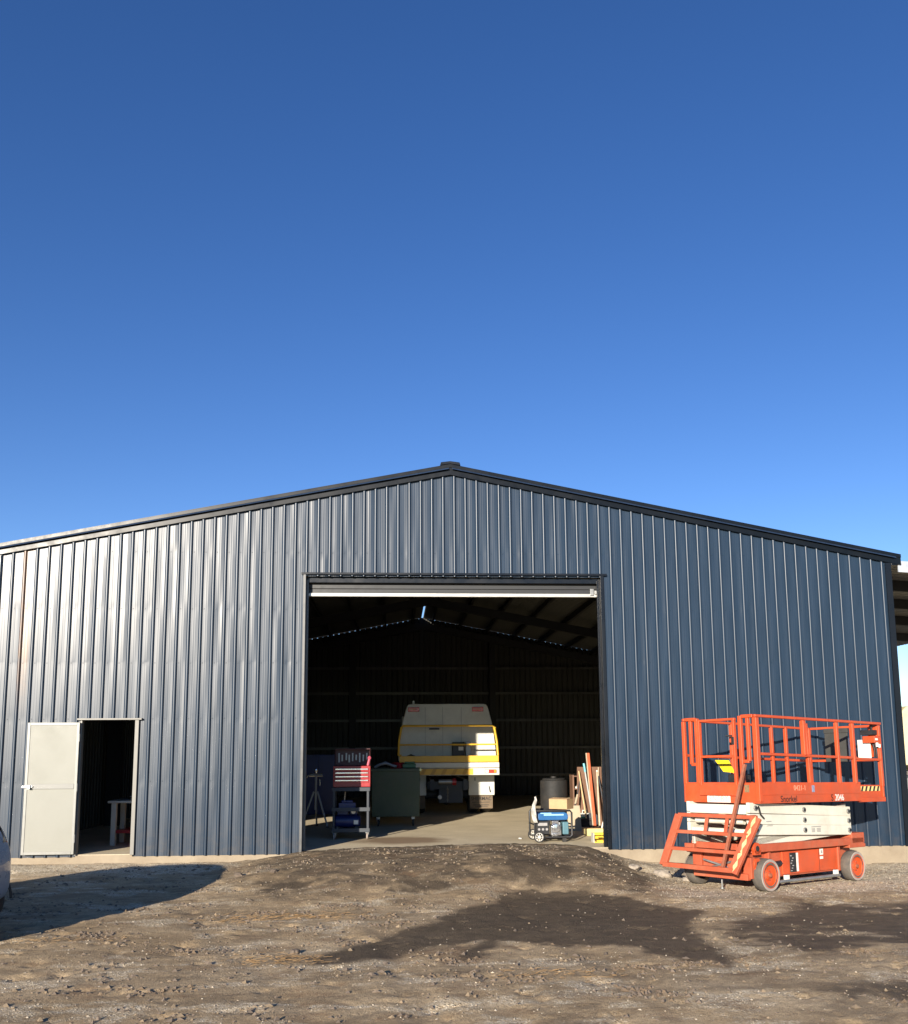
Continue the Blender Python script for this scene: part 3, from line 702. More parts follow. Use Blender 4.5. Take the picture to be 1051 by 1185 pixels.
# step frame leaning out at the entry end
SA, SB = -.28, -.56
def sf(y, t): return (SA+(SB-SA)*t, y+0, .925-.66*t)
st = MB()
def yl(t): return 1.19+.07*t
def yr(t): return -.04+.17*t
st.beam(sf(yl(0),0),sf(yl(1),1),.11,.05,up=(1,0,0))
st.beam(sf(yl(0),0),sf(yr(0),0),.06,.05); st.beam(sf(yl(1),.98),sf(yr(1),.98),.06,.06)
st.beam(sf(yl(.33)-.03,.33),sf(yr(.33),.33),.06,.045); st.beam(sf(yl(.66)-.03,.66),sf(yr(.66),.66),.06,.045)
st.beam(sf(.72,.02),sf(.70,.30),.05,.02,up=(1,0,0)); st.beam(sf(.40,.02),sf(.38,.30),.05,.02,up=(1,0,0))
st.beam((SA,.1,.93),(-.12,.1,.93),.05,.04)
sto = st.build('step_frame', M_oranged, lift, bevel=.005)
s2 = MB(); s2.beam(sf(yr(0)+.0,0),sf(yr(1)+.02,1.03),.135,.05,up=(1,0,0)); sti = s2.build('hazard_stile', M_oranged, sto, bevel=.005)
dm = MB()
for k in range(5):
    t = .10+k*.20; a = Vector(sf(yr(t)+.0,t)); ax = (Vector(sf(yr(1)+.02,1))-Vector(sf(yr(0),0))).normalized(); sd = Vector((0,1,0)); nrm = ax.cross(sd).normalized()
    if nrm.x > 0: nrm = -nrm
    c = a+nrm*.0275; dm.add([c-ax*.085,c+sd*.032,c+ax*.085,c-sd*.032],[(0,1,2,3)])
dm.build('hazard_diamonds', mat('hazard_cream',(.72,.52,.24),.6,var=.2,scale=20), sti)
MB().beam((-.31,.07,1.59),(-.50,.36,.25),.035,.05,up=(1,0,0)).build('grab_bar', M_rust, lift, bevel=.006)
# scissor arms
def arms(y0, y1, rows, m, name, pins):
    for zl, zr in rows:
        a = MB(); h = .066
        a.add([(-.22,y0,zl-h),(2.13,y0,zr-h),(2.13,y0,zr+h),(-.22,y0,zl+h),(-.22,y1,zl-h),(2.13,y1,zr-h),(2.13,y1,zr+h),(-.22,y1,zl+h)],[(0,1,2,3),(4,7,6,5),(0,4,5,1),(1,5,6,2),(2,6,7,3),(3,7,4,0)])
        o = a.build(name, m, lift, bevel=.008)
        if pins:
            for px in (-.10,.975,2.06):
                zc = zl+(zr-zl)*(px+.22)/2.35
                q = MB(); ye = y0 if pins < 0 else y1
                q.lathe([(.034,-.012),(.034,.012)],(px,ye+pins*.008,zc),'y',16); q.build('pivot_pin', M_galv, o, bevel=.003)
                q = MB(); q.lathe([(.02,-.004),(.02,.004)],(px,ye+pins*.024,zc),'y',12); q.build('pin_cap', M_black, o)
rowsA = [(1.04,.945),(.90,.815),(.765,.685)]
rowsB = [(.70,.99),(.60,.86),(.575,.70)]
arms(.105,.155,rowsA,M_cream,'scissor_arm',-1); arms(1.06,1.11,rowsA,M_cream,'scissor_arm',1)
arms(.17,.22,rowsB,M_cream,'inner_scissor_arm',0); arms(.99,1.04,rowsB,M_cream,'inner_scissor_arm',0)
for x,z in ((-.16,1.0),(-.17,.86),(-.17,.73),(.975,.96),(.975,.83),(2.07,.92),(2.07,.80)):
    MB().tube((x,.224,z),(x,.986,z),.038,14).build('cross_tube', M_cream, lift)
b = MB(); b.box(-.225,-.17,.16,1.05,.955,1.075); b.build('end_channel', M_cream, lift, bevel=.006)
MB().tube((.5,.6,.62),(1.6,.6,.9),.06,16).build('lift_cylinder', M_chassis, lift)
b = MB(); b.box(1.13,1.36,.099,.1040,.755,.765); 
for k in range(4): b.box(1.13,1.215,.099,.1040,.69+.014*k,.697+.014*k); b.box(1.25,1.35,.099,.1040,.69+.014*k,.697+.014*k)
b.build('arm_decal', M_greyink, lift)
b = MB(); b.box(.12,.23,.099,.1040,.855,.866); b.box(.12,.25,.099,.1040,.80,.803); b.box(.14,.26,.099,.1040,.81,.813); b.build('arm_decal', M_greyink, lift)
b = MB(); b.path([(.0,.13,1.07),(-.05,.08,1.03),(-.02,.08,.95),(.06,.09,.90)],.011,8); b.path([(-.13,.3,1.07),(-.16,.28,.98),(-.14,.25,.9)],.011,8); b.build('hydraulic_hose', M_black, lift)
# platform
PZ = 1.092
pf = MB()
pf.box(-.13,2.27,0,.02,PZ,PZ+.265); pf.box(-.13,2.27,1.19,1.21,PZ,PZ+.265); pf.box(-.13,-.11,.0205,1.1895,PZ,PZ+.265); pf.box(2.25,2.27,.0205,1.1895,PZ,PZ+.10)
pf.box(-.109,2.249,.0205,1.1895,PZ+.055,PZ+.10)
pf.box(-.135,2.275,-.006,-.0005,PZ+.105,PZ+.115)
plat = pf.build('platform', M_orange, lift, bevel=.006)
ex = MB(); ex.box(2.2705,2.97,.05,.07,PZ-.02,PZ+.22); ex.box(2.2705,2.97,1.14,1.16,PZ-.02,PZ+.22); ex.box(2.95,2.97,.0705,1.1395,PZ-.02,PZ+.22); ex.box(2.2705,2.949,.0705,1.1395,PZ+.03,PZ+.06)
ex.box(2.2705,2.99,.03,.0495,PZ-.02,PZ+.045); ex.box(2.93,2.97,.03,.0495,PZ+.0455,PZ+.24)
ext = ex.build('extension_deck', M_orange, lift, bevel=.005)
MB().box(2.33,2.87,.045,.0495,PZ+.135,PZ+.205).build('hazard_strip', mat('hazard_yellow',(.80,.58,.22),.5,var=.08), ext)
hz = MB()
for k in range(5):
    x = 2.345+k*.107; hz.add([(x,.0435,PZ+.135),(x+.05,.0435,PZ+.135),(x+.085,.0435,PZ+.205),(x+.035,.0435,PZ+.205)],[(0,1,2,3)])
hz.build('hazard_bars', M_text_k, ext, fix=False)
text_part('lettering','Snorkel',.115,M_text_k,lift,(.49,-.0075,PZ+.05),(R(90),0,0),sx=1.05)
text_part('lettering','S',.125,M_text_k,lift,(1.51,-.0075,PZ+.052),(R(90),0,0))
text_part('lettering','2046',.125,M_text_w,lift,(1.69,-.0075,PZ+.052),(R(90),0,0),sx=.9)
text_part('lettering','0421-1',.10,M_text_f,lift,(.76,-.003,PZ+.19),(R(90),0,0))
MB().box(1.04,1.10,-.005,-.001,PZ+.135,PZ+.225).build('capacity_sticker', mat('blue_sticker',(.22,.25,.36),.5,var=.3,scale=30), lift)
text_part('lettering','ENTRY',.11,mat('sticker_ink',(.5,.36,.28),.7),lift,(-.1365,.635,PZ+.052),(R(90),0,R(-90)),sx=.9)
MB().box(-.135,-.1305,.45,.82,PZ+.005,PZ+.095).build('end_sticker', M_sticker, lift)
# guard rails
RZ, MZ, DZ0 = 2.215, 1.68, PZ+.265
def rail(pts, name='guard_rail', r=.037, m=None):
    b = MB()
    for p,q in pts: b.beam(p,q,r,r)
    return b.build(name, m or M_orange, lift, bevel=.008)
yN, yF, xE, xX = .022, 1.188, -.108, 2.95
P3 = lambda x,y,z: (x,y,z)
# near side
rail([((xE-.02,yN,RZ),(xX+.02,yN,RZ)),((xE+.02,yN,MZ+.045),(2.25,yN,MZ+.02)),((2.1,yN+.02,MZ+.01),(xX,yN+.02,MZ))],'near_guard_rail')
rail([((xE,yN,PZ+.02),(xE,yN,RZ-.022))],'corner_post',.066)
rail([((.955,yN,MZ+.04),(.955,yN,RZ-.022))],'rail_post',.062)
rail([((1.09,yN+.03,DZ0-.02),(1.06,yN+.03,RZ-.06))],'rail_post',.05)
rail([((1.77,yN,DZ0-.02),(1.77,yN,RZ-.022))],'rail_post',.05)
rail([((2.18,yN,DZ0-.02),(2.18,yN,RZ-.022))],'rail_post',.055)
rail([((xX,yN+.03,PZ+.2),(xX,yN+.03,RZ-.022))],'rail_post',.055)
# far side
rail([((xE-.02,yF,RZ),(xX,yF,RZ-.03)),((xE,yF,MZ+.045),(xX,yF,MZ))],'far_guard_rail')
for x in (xE,.95,1.93,2.30,2.93): rail([((x,yF,DZ0-.02),(x,yF,RZ-.022))],'rail_post',.05)
# extension end
rail([((xX,yN+.05,RZ-.03),(xX,yF-.03,RZ-.03)),((xX,yN+.05,MZ),(xX,yF-.03,MZ))],'end_guard_rail')
# entry end: rails, gate
rail([((xE,yN+.034,RZ),(xE,.235,RZ)),((xE,.14,1.63),(xE,.14,RZ-.022)),((xE,.14,1.63),(xE,.235,1.63))],'entry_guard_rail',.045)
rail([((xE,.985,RZ),(xE,yF-.02,RZ)),((xE,1.07,1.60),(xE,1.07,RZ-.022)),((xE,1.07,1.60),(xE,.985,1.60))],'entry_guard_rail',.045)
rail([((xE,.255,PZ+.25),(xE,.255,RZ+.01))],'gate_post',.052); rail([((xE,.965,PZ+.25),(xE,.965,RZ+.01))],'gate_post',.052)
ga = MB()
for p_,q_,w in (((xE-.03,.335,1.32),(xE-.03,.335,RZ-.02),.05),((xE-.03,.90,1.32),(xE-.03,.90,RZ-.02),.055),((xE-.03,.31,RZ-.03),(xE-.03,.92,RZ-.03),.045),((xE-.03,.335,MZ+.02),(xE-.03,.90,MZ+.02),.045)): ga.beam(p_,q_,w,w*.7)
ga.box(xE-.052,xE-.034,.29,.93,1.185,1.335)
gate = ga.build('gate', M_orange, lift, bevel=.006)
MB().box(xE-.07,xE-.055,.32,.36,1.85,1.95).build('gate_latch', M_black, gate, bevel=.004)
MB().box(-.137,-.1305,.15,.22,PZ+.14,PZ+.235).build('end_decal', mat('brown_decal',(.22,.14,.07),.7,var=.3,scale=40), lift)
# things on the platform
mbx = MB(); mbx.box(.30,.50,.56,.80,PZ+.101,PZ+.38); mbo = mbx.build('manual_box', M_black, lift, bevel=.02)
MB().add([(.30,1.0,1.66),(.30,.78,1.655),(.24,.64,1.485),(.24,.82,1.50),(.314,1.0,1.665),(.314,.78,1.66),(.254,.64,1.49),(.254,.82,1.505)],[(3,2,1,0),(4,5,6,7),(1,5,4,0),(2,6,5,1),(3,7,6,2),(0,4,7,3)]).build('box_lid', mat('yellow_plastic',(.80,.58,.02),.4,var=.05), mbo)
b = MB(); b.box(2.87,2.90,.50,.88,1.66,2.10); b.box(2.865,2.9,.49,.89,2.10,2.17); b.build('control_screen', mat('screen_grey',(.045,.045,.04),.7,var=.2), lift, bevel=.006)
MB().box(2.86,2.89,.40,.49,1.66,2.02).build('document_case', M_sticker, lift, bevel=.006)
b = MB(); b.box(2.84,2.87,.13,.33,1.70,1.98); b.build('document_case', M_sticker, lift, bevel=.008)
b = MB(); b.box(2.78,2.93,.02,.21,1.93,2.03); b.box(2.92,2.945,.055,.20,1.72,2.18); cb = b.build('control_box', M_orange, lift, bevel=.008)
b = MB(); b.box(2.80,2.92,.05,.25,2.05,2.12); b.tube((2.86,.10,2.12),(2.85,.09,2.19),.014,10); b.lathe([(.024,0),(.028,.02),(.016,.045),(.0001,.05)],(2.85,.09,2.185),'z',12); b.path([(2.84,.05,1.92),(2.83,.03,1.84),(2.85,.04,1.70),(2.9,.06,1.66)],.012,8); b.path([(2.87,.1,1.92),(2.87,.08,1.82),(2.88,.09,1.72)],.012,8)
b.build('joystick_unit', M_black, cb)
MB().box(2.80,2.86,.0125,.0195,1.965,1.995).build('control_label', M_sticker, cb)
b = MB(); b.lathe([(.018,0),(.02,.06)],(2.84,.02,1.87),'z',10); b.lathe([(.018,0),(.02,.05)],(2.90,.02,1.86),'z',10); b.build('cable_plug', M_sticker, cb)
b = MB(); b.tube((.80,yF-.01,2.02),(.86,yF-.09,2.02),.012,8); b.build('rail_knob', M_black, lift)

# ------------------------------------------------------------------ truck in the shed
TX, TY = .36, 7.3
tr = thing('service_truck','white service truck with yellow rear railing parked tail out deep inside the shed','truck',(TX,TY,0))
hw = [(-1.205,1.30),(-1.19,1.55),(-1.13,2.10),(-1.04,2.48),(-.995,2.62),(-.96,2.665),(-.9,2.68)]
poly = hw+[(-x,z) for x,z in hw[::-1]]
body = MB().prism(poly,'y',.55,5.2).build('body', M_truckw, tr, bevel=.015)
b = MB(); b.prism([(-.9,1.45),(.9,1.45),(.9,2.3),(-.9,2.3)],'y',.532,.546); 
MB().box(-1.10,1.10,.535,.5495,2.118,2.13).build('body_seam', M_greyink, body)
for x in (-.55,-.12,.34): MB().box(x,x+.008,.540,.5497,1.35,2.60).build('body_seam', M_greyink, body)
MB().box(-.45,-.20,.52,.5385,2.05,2.085).build('body_latch', M_chassis, body)
for x in (-.83,.75):
    l = MB().box(x-.14,x+.14,.515,.548,2.49,2.60).build('marker_lamp', M_lampred, body, bevel=.012)
    MB().box(x-.12,x+.06,.508,.514,2.535,2.56).build('lamp_lettering', M_text_f, l)
MB().lathe([(.03,0),(.03,.07),(.015,.09),(.0001,.09)],(-.83,.7,2.68),'z',12).build('roof_lamp', M_lampwhite, body)
MB().box(-1.19,1.2,0.06,.545,1.265,1.30).build('rear_deck', M_greyink, tr)
b = MB(); b.box(-1.18,1.20,0,.05,1.262,1.415); b.build('yellow_beam', M_yellow, tr, bevel=.008)
b = MB(); b.box(-1.18,1.21,.0,.06,1.13,1.25); b.build('bumper_strip', M_truckw, tr, bevel=.006)
b = MB(); b.box(-1.18,1.21,.0,.06,.955,1.118); bp_ = b.build('tail_panel', M_truckw, tr, bevel=.006)
b = MB(); b.box(-.75,.58,-.006,-.0005,.965,1.108); yp = b.build('yellow_panel', M_yellow, bp_)
dk = MB()
for k in range(5):
    x = -.7+k*.25; dk.add([(x,-.0075,.965),(x+.09,-.0075,.965),(x+.17,-.0075,1.108),(x+.08,-.0075,1.108)],[(0,1,2,3)])
dk.build('panel_chevrons', mat('ochre',(.50,.27,.03),.5,var=.1), yp, fix=False)
for s in (-1,1):
    l = MB().box(s*1.0-.14,s*1.0+.14,-.03,-.0005,1.0,1.085).build('tail_lamp', M_lampred, tr, bevel=.015)
    MB().box(s*1.0-.13,s*1.0-.05,-.036,-.031,1.008,1.077).build('reversing_lens', M_lampwhite, l, bevel=.004)
    MB().box(s*1.0+.08,s*1.0+.13,-.036,-.031,1.008,1.077).build('indicator_lens', M_lampamber, l, bevel=.004)
    mg = MB().box(.52*s if s > 0 else -1.16,1.16 if s > 0 else -.52,.70,.74,.45,.95).build('mud_guard', M_truckw, tr, bevel=.006)
    b = MB(); b.tube((s*1.03,.699,.66),(s*1.05,.66,.52),.014,8); b.build('guard_hook', M_chassis, mg); MB().box(s*.68-.01,s*.68+.01,.68,.699,.80,.88).build('guard_hook', M_chassis, mg)
    mf = MB().box(.55 if s > 0 else -1.12,1.12 if s > 0 else -.55,.75,.765,.12,.46).build('mud_flap', M_flap, tr, bevel=.006)
    if s > 0:
        text_part('lettering','SHERMAC',.12,M_text_k,mf,(.835,.748,.36),(R(90),0,0),sx=.97,bold=.002)
        bb = MB(); bb.box(.61,1.05,.745,.7495,.268,.280); bb.box(.64,1.03,.745,.7495,.20,.217); bb.box(.68,.99,.745,.7495,.165,.175); bb.build('flap_print', M_text_k, mf)
    for x in (.66,.98):
        w = MB(); w.lathe([(.22,-.13),(.40,-.13),(.44,-.09),(.45,0),(.44,.09),(.40,.13),(.22,.13)],(s*x,1.25,.45),'x',32,cap=False); wo = w.build('wheel', M_rubber, tr)
        MB().lathe([(.22,-.10),(.2,.10)],(s*x,1.25,.45),'x',24).build('rim', M_chassis, wo)
b = MB(); b.box(-.45,-.35,.1,5,.6,.85); b.box(.35,.45,.1,5,.6,.85); b.box(-.5,.5,.3,.4,.62,.8); b.tube((-.9,1.25,.45),(.9,1.25,.45),.1,12); b.lathe([(.2,-.2),(.26,0),(.2,.2)],(0,1.25,.45),'x',16)
b.build('chassis', M_chassis, tr)
MB().box(-.22,.36,.45,.5,.28,.62).build('underrun_panel', M_chassis, tr, bevel=.01)
w = MB(); w.lathe([(.06,-.22),(.06,.1)],(-.02,.15,.80),'x',16); wn = w.build('winch', M_galv, tr)
w = MB(); w.lathe([(.085,.11),(.085,.2)],(-.02,.15,.80),'x',20); w.build('winch_cover', M_red, wn)
b = MB(); 
for k in range(9): b.path([(-.03+.014*math.cos(t)*(k%2),.1+.014*math.cos(t)*(1-k%2),.66-.04*k+.026*math.sin(t)) for t in [2*PI*i/8 for i in range(8)]],.006,6,closed=True)
b.build('tow_chain', M_galv, tr)
MB().lathe([(.05,0),(.05,-.03),(.0001,-.04)],(-.2,.44,.42),'y',16).build('work_lamp', M_lampwhite, tr)
b = MB()
top = [(-1.20,.03,1.42),(-1.19,.03,1.75),(-1.135,.03,2.09),(-1.09,.03,2.13),(1.05,.03,2.13),(1.10,.03,2.09),(1.16,.03,1.75),(1.185,.03,1.42)]
b.path(top,.026,10); b.path([(-1.165,.03,1.68),(1.165,.03,1.68)],.02,8); b.tube((-1.16,.03,1.40),(-1.16,.03,1.45),.03,8)
for s in (-1,1): b.path([(s*1.12,.03,2.08),(s*1.12,.55,2.08)],.022,8); b.path([(s*1.165,.03,1.68),(s*1.165,.55,1.68)],.018,8)
b.build('rear_railing', M_yellow, tr)
cbx = MB().box(.10,.40,.25,.5,1.305,1.745).build('control_cabinet', M_black, tr, bevel=.012)
MB().box(.25,.37,.243,.2495,1.54,1.63).build('cabinet_sticker', M_sticker, cbx)
MB().box(.43,.56,.3,.5,1.305,1.75).build('side_cabinet', M_galv, tr, bevel=.01)
b = MB(); b.path([(-1.1,.3,1.33),(-.9,.28,1.42),(-.75,.3,1.36),(-.5,.3,1.34),(-.3,.3,1.325)],.04,10); b.build('deck_hose', M_black, tr)
b = MB(); b.box(-1.15,1.15,5.25,6.9,.8,1.6); b.prism([(5.3,1.6),(6.9,1.6),(6.6,2.5),(5.3,2.55)],'x',-1.1,1.1); b.build('cab', M_truckw, tr, bevel=.03)
for x in (-.95,.95):
    w = MB(); w.lathe([(.22,-.14),(.40,-.14),(.45,0),(.40,.14),(.22,.14)],(x,6.0,.45),'x',28); w.build('wheel', M_rubber, tr)

# ------------------------------------------------------------------ things on the left of the shed floor
bn = thing('waste_bin','dark green steel waste bin on castors standing between tool trolley and truck','bin',(-.90,4.5,0))
b = MB(); 
v = [(-.49,-.03,.20),(.49,-.03,.20),(.49,.80,.20),(-.49,.80,.20),(-.50,-.04,1.14),(.50,-.04,1.14),(.50,.85,1.14),(-.50,.85,1.14)]
b.add(v,[(0,3,2,1),(0,1,5,4),(1,2,6,5),(2,3,7,6),(3,0,4,7)])
vi = [(x*.95,.4+(y-.4)*.94,z+.03) for x,y,z in v]; b.add(vi,[(0,1,2,3),(4,5,1,0),(5,6,2,1),(6,7,3,2),(7,4,0,3)])
bo = b.build('bin_body', M_bingreen, bn, bevel=.01, fix=False)
b = MB(); b.box(-.53,.53,-.07,-.035,1.12,1.18); b.box(-.53,.53,.845,.88,1.12,1.18); b.box(-.53,-.495,-.0345,.8445,1.12,1.18); b.box(.495,.53,-.0345,.8445,1.12,1.18); b.build('rim', M_bingreen, bn, bevel=.008)
b = MB(); b.box(-.492,.492,-.032,-.018,.86,.885); b.box(-.485,.485,-.022,-.008,.50,.525); b.build('pressed_rib', M_bingreen, bn, bevel=.004)
for x in (-.36,.36):
    for y in (.1,.65):
        c = MB(); c.lathe([(.07,-.02),(.07,.02)],(x,y,.07),'x',16); co = c.build('castor', M_rubber, bn); MB().box(x-.035,x+.035,y-.03,y+.03,.142,.219).build('castor_fork', M_galv, co)
b = MB()
for k in range(3): b.path([(.14*math.cos(t)*(1-.1*k),.10*math.sin(t),.02+.04*k+.01*math.sin(3*t)) for t in [2*PI*i/14 for i in range(14)]],.028,8,closed=True)
o = b.build('hose_coil', M_red); o.location = (-0.85,4.85,1.165); tag(o,'coiled red hose lying on top of the green waste bin','hose')
b = MB().box(-.14,.14,-.12,.12,0,.09); b.box(-.10,.12,-.08,.10,.0905,.13); o = b.build('green_case', mat('case_green',(.06,.15,.06),.5)); o.location = (-0.62,4.80,1.182); tag(o,'small green case on the right end of the green waste bin','case'); o.modifiers.new('bevel','BEVEL').width = .012
b = MB(); b.path([(-.22,0,.02),(-.1,.02,.08),(.02,0,.10),(.16,.03,.05),(.24,.02,.03)],.03,8); b.path([(-.2,.1,.03),(0,.13,.12),(.2,.1,.04)],.022,8); o = b.build('grey_pipe', M_galv); o.location = (-1.12,4.55,1.185); tag(o,'bent grey pipes heaped on the left end of the green waste bin','pipes')
tl = thing('tool_trolley','tall dark steel tool trolley on castors carrying a red tool chest','trolley',(-1.69,1.85,0))
b = MB()
for x in (-.30,.30):
    for y in (0,.42): MB().box(x-.02,x+.02,y-.02,y+.02,.12,.90).build('post', M_chassis, tl, bevel=.004)
for z in (.16,.52,.87):
    b = MB(); b.box(-.33,.33,-.025,.445,z,z+.012); b.box(-.335,.335,-.03,-.0255,z-.03,z+.035); b.box(-.335,-.3305,-.025,.445,z-.03,z+.035); b.box(.3305,.335,-.025,.445,z-.03,z+.035); b.build('shelf', M_chassis, tl, bevel=.003)
for x in (-.29,.29):
    for y in (.02,.40):
        c = MB(); c.lathe([(.045,-.016),(.055,-.012),(.055,.012),(.045,.016)],(x,y,.055),'x',18); co = c.build('castor', M_greytyre, tl); MB().box(x-.03,x+.03,y-.025,y+.025,.1105,.1199).build('castor_fork', M_galv, co); MB().box(x+.018,x+.024,y-.02,y+.02,.04,.11).build('castor_fork', M_galv, co)
tc_ = thing('tool_chest','red tool chest with four pale drawer fronts and open lid on the trolley','tool chest',(-1.68,1.87,.91))
MB().box(-.33,.33,0,.36,.0,.37).build('chest_body', M_red, tc_, bevel=.008)
for k in range(4):
    z = .075+.066*k
    d = MB().box(-.30,.30,-.012,-.0005,z,z+.055).build('drawer', M_red, tc_, bevel=.003); MB().box(-.29,.29,-.026,-.0125,z+.030,z+.052).build('drawer_handle', M_chrome, d, bevel=.003)
b = MB(); b.box(-.32,.32,.33,.36,.375,.68); b.box(-.32,-.31,.22,.3295,.375,.66); b.box(.31,.32,.22,.3295,.375,.66); b.box(-.32,.32,.20,.3295,.661,.68); ld = b.build('lid', mat('lid_dark_red',(.06,.012,.014),.5,var=.2), tc_, bevel=.006)
b = MB()
for k in range(9): x = -.27+k*.065+random.uniform(-.01,.01); b.box(x,x+.03,.31,.328,.43+.02*(k%3),.60-.03*(k%2))
b.build('hung_tools', M_galv, ld, bevel=.004)
b = MB(); b.tube((.28,.1,.372),(.31,.12,.50),.022,10); b.lathe([(.03,0),(.035,.02),(.02,.05),(.0001,.055)],(.31,.12,.49),'z',12); o = b.build('spray_bottle', mat('pink_bottle',(.5,.08,.12),.4)); o.parent = None
o.location = tc_.location; tag(o,'small pink bottle standing on the right end of the red tool chest','bottle')
bc = thing('air_compressor','blue portable compressor on the bottom shelf of the tool trolley','compressor',(-1.76,1.87,.175))
MB().lathe([(.0001,-.24),(.08,-.235),(.11,-.2),(.115,0),(.11,.2),(.08,.235),(.0001,.24)],(0,.2,.13),'x',24).build('tank', M_blue, bc)
b = MB(); b.box(-.18,.02,.1,.3,.24,.36); b.box(.04,.18,.12,.28,.24,.33); b.build('motor', M_blue, bc, bevel=.02)
MB().lathe([(.035,0),(.04,-.02),(.0001,-.022)],(.11,.115,.30),'y',14).build('gauge', M_lampwhite, bc)
b = MB(); b.box(-.2,-.15,.13,.27,.003,.04); b.box(.15,.2,.13,.27,.003,.04); b.build('foot', M_black, bc)
MB().box(.12,.20,.078,.084,.08,.15).build('rating_label', M_sticker, bc)
o = MB().tube((0,0,0),(.02,.05,.29),.013,8).build('pale_tube', M_ply); o.location = (-1.82,1.95,.534); tag(o,'short pale tube standing on the middle shelf of the tool trolley','tube')
o = MB().box(-.15,.15,0,.2,0,.10).box(-.1,.1,.02,.16,.1005,.14).build('blue_toolbox', M_blue, bevel=.01); o.location = (-1.76,1.90,.534); tag(o,'small blue toolbox on the middle shelf of the tool trolley','toolbox')
tp = thing('pipe_stand','grey steel tripod pipe stand with roller head behind the left door jamb','stand',(-2.55,4.6,0))
MB().tube((0,0,.35),(0,0,1.05),.024,12).build('centre_post', M_galv, tp)
for k,a in enumerate((200,330,90)):
    l = MB().tube((.04*math.cos(R(a)),.04*math.sin(R(a)),.72),(.30*math.cos(R(a)),.30*math.sin(R(a)),.02),.019,10).build('leg', M_galv, tp); MB().lathe([(.03,0),(.03,.02)],(.30*math.cos(R(a)),.30*math.sin(R(a)),0),'z',10).build('foot', M_rubber, l)
b = MB(); b.lathe([(.035,-.14),(.035,.14)],(0,0,1.06),'x',14); b.tube((0,0,1.05),(0,0,1.13),.015,8); b.lathe([(.03,0),(.036,.03),(.03,.06)],(0,0,1.12),'z',12); b.tube((-.16,0,1.06),(-.2,0,1.0),.018,8); b.build('roller_head', M_chrome, tp)
cb2 = thing('steel_cabinet','dark blue steel cabinet deep in the shade behind the pipe stand','cabinet',(-2.80,8.4,0))
cb2.scale = (1.08,1,1)
MB().box(-.45,.40,0,.5,0,1.46).build('carcass', M_blue, cb2, bevel=.01)
for x0 in (-.44,-.02):
    d = MB().box(x0,x0+.40,-.018,-.001,.06,1.42).build('door', M_blue, cb2, bevel=.004); MB().box(x0+(.35 if x0 < -.2 else .03),x0+(.37 if x0 < -.2 else .05),-.04,-.0185,.7,.85).build('handle', M_chrome, d)
wb = thing('workbench','white steel workbench with a red shelf just inside the small open door','workbench',(-5.15,1.35,0))
b = MB(); b.box(-.60,.60,-.03,.60,.70,.74); b.build('bench_top', M_white, wb, bevel=.006)
for x in (-.50,.50):
    for y in (0.03,.54): MB().box(x-.04,x+.04,y-.04,y+.04,0,.699).build('leg', M_white, wb, bevel=.004)
MB().box(-.455,.455,.0,.57,.20,.25).build('red_shelf', M_red, wb, bevel=.006)
vc = thing('bench_vice','grey bench vice bolted to the left end of the white workbench','vice',(-5.3,1.5,.741))
MB().box(-.06,.06,-.08,.12,0,.05).build('vice_base', M_chassis, vc, bevel=.01); MB().box(-.07,.07,-.12,-.06,.051,.16).build('front_jaw', M_galv, vc, bevel=.01); MB().box(-.07,.07,0,.10,.051,.16).build('rear_jaw', M_galv, vc, bevel=.01); MB().tube((-.09,-.16,.07),(.09,-.16,.07),.008,8).tube((0,-.12,.07),(0,-.165,.07),.015,8).build('vice_handle', M_chrome, vc)

# ------------------------------------------------------------------ things on the right of the shed floor
gn = thing('generator','blue portable generator in a black tube frame with two wheels','generator',(1.76,.92,0),R(3))
gn.scale = (.95,1,.97)
b = MB()
def loop(y):
    return [(-.33,y,.09),(-.33,y,.50),(-.30,y,.535),(.31,y,.535),(.34,y,.50),(.34,y,.12),(.30,y,.085),(-.29,y,.085)]
b.path(loop(0),.016,10,closed=True); b.path(loop(.45),.016,10,closed=True)
for x,z in ((-.33,.3),(.34,.3),(-.2,.535),(.2,.535),(-.2,.085),(.25,.085)): b.tube((x,0,z),(x,.45,z),.013,8)
b.build('tube_frame', M_black, gn)
b = MB(); b.prism([(-.27,.40),(-.25,.37),(.27,.37),(.29,.41),(.27,.49),(.2,.515),(-.2,.515),(-.26,.48)],'y',.03,.42); fo = b.build('fuel_tank', M_genblue, gn, bevel=.02)
b = MB(); b.box(-.16,.20,.0245,.0295,.452,.478); b.build('tank_stripe', M_lightblue, fo)
b = MB(); b.box(-.22,-.02,.0245,.0295,.485,.50); b.build('tank_stripe', M_lightblue, fo)
MB().lathe([(.035,0),(.035,.025),(.0001,.03)],(.05,.2,.515),'z',16).build('fuel_cap', M_black, fo)
b = MB(); b.box(-.30,-.06,.03,.24,.13,.36); cp = b.build('control_panel', M_black, gn, bevel=.012)
b = MB()
for i in range(3): b.lathe([(.022,.0),(.022,-.008),(.0001,-.008)],(-.25+.07*i,.029,.22),'y',12)
b.box(-.27,-.10,.022,.0295,.28,.33); b.build('sockets', M_greyink, cp)
b = MB(); b.box(-.03,.16,.05,.30,.11,.28); b.lathe([(.06,0),(.075,-.03),(.07,-.05),(.0001,-.055)],(.06,.05,.24),'y',18); b.box(0,.12,.08,.25,.281,.36); b.lathe([(.03,0),(.03,.05)],(.14,.12,.28),'z',12); b.box(-.02,.09,.03,.0495,.10,.15); b.build('engine', M_chrome, gn, bevel=.01)
b = MB(); b.box(.19,.30,.06,.40,.12,.34); b.build('alternator', M_teal, gn, bevel=.02)
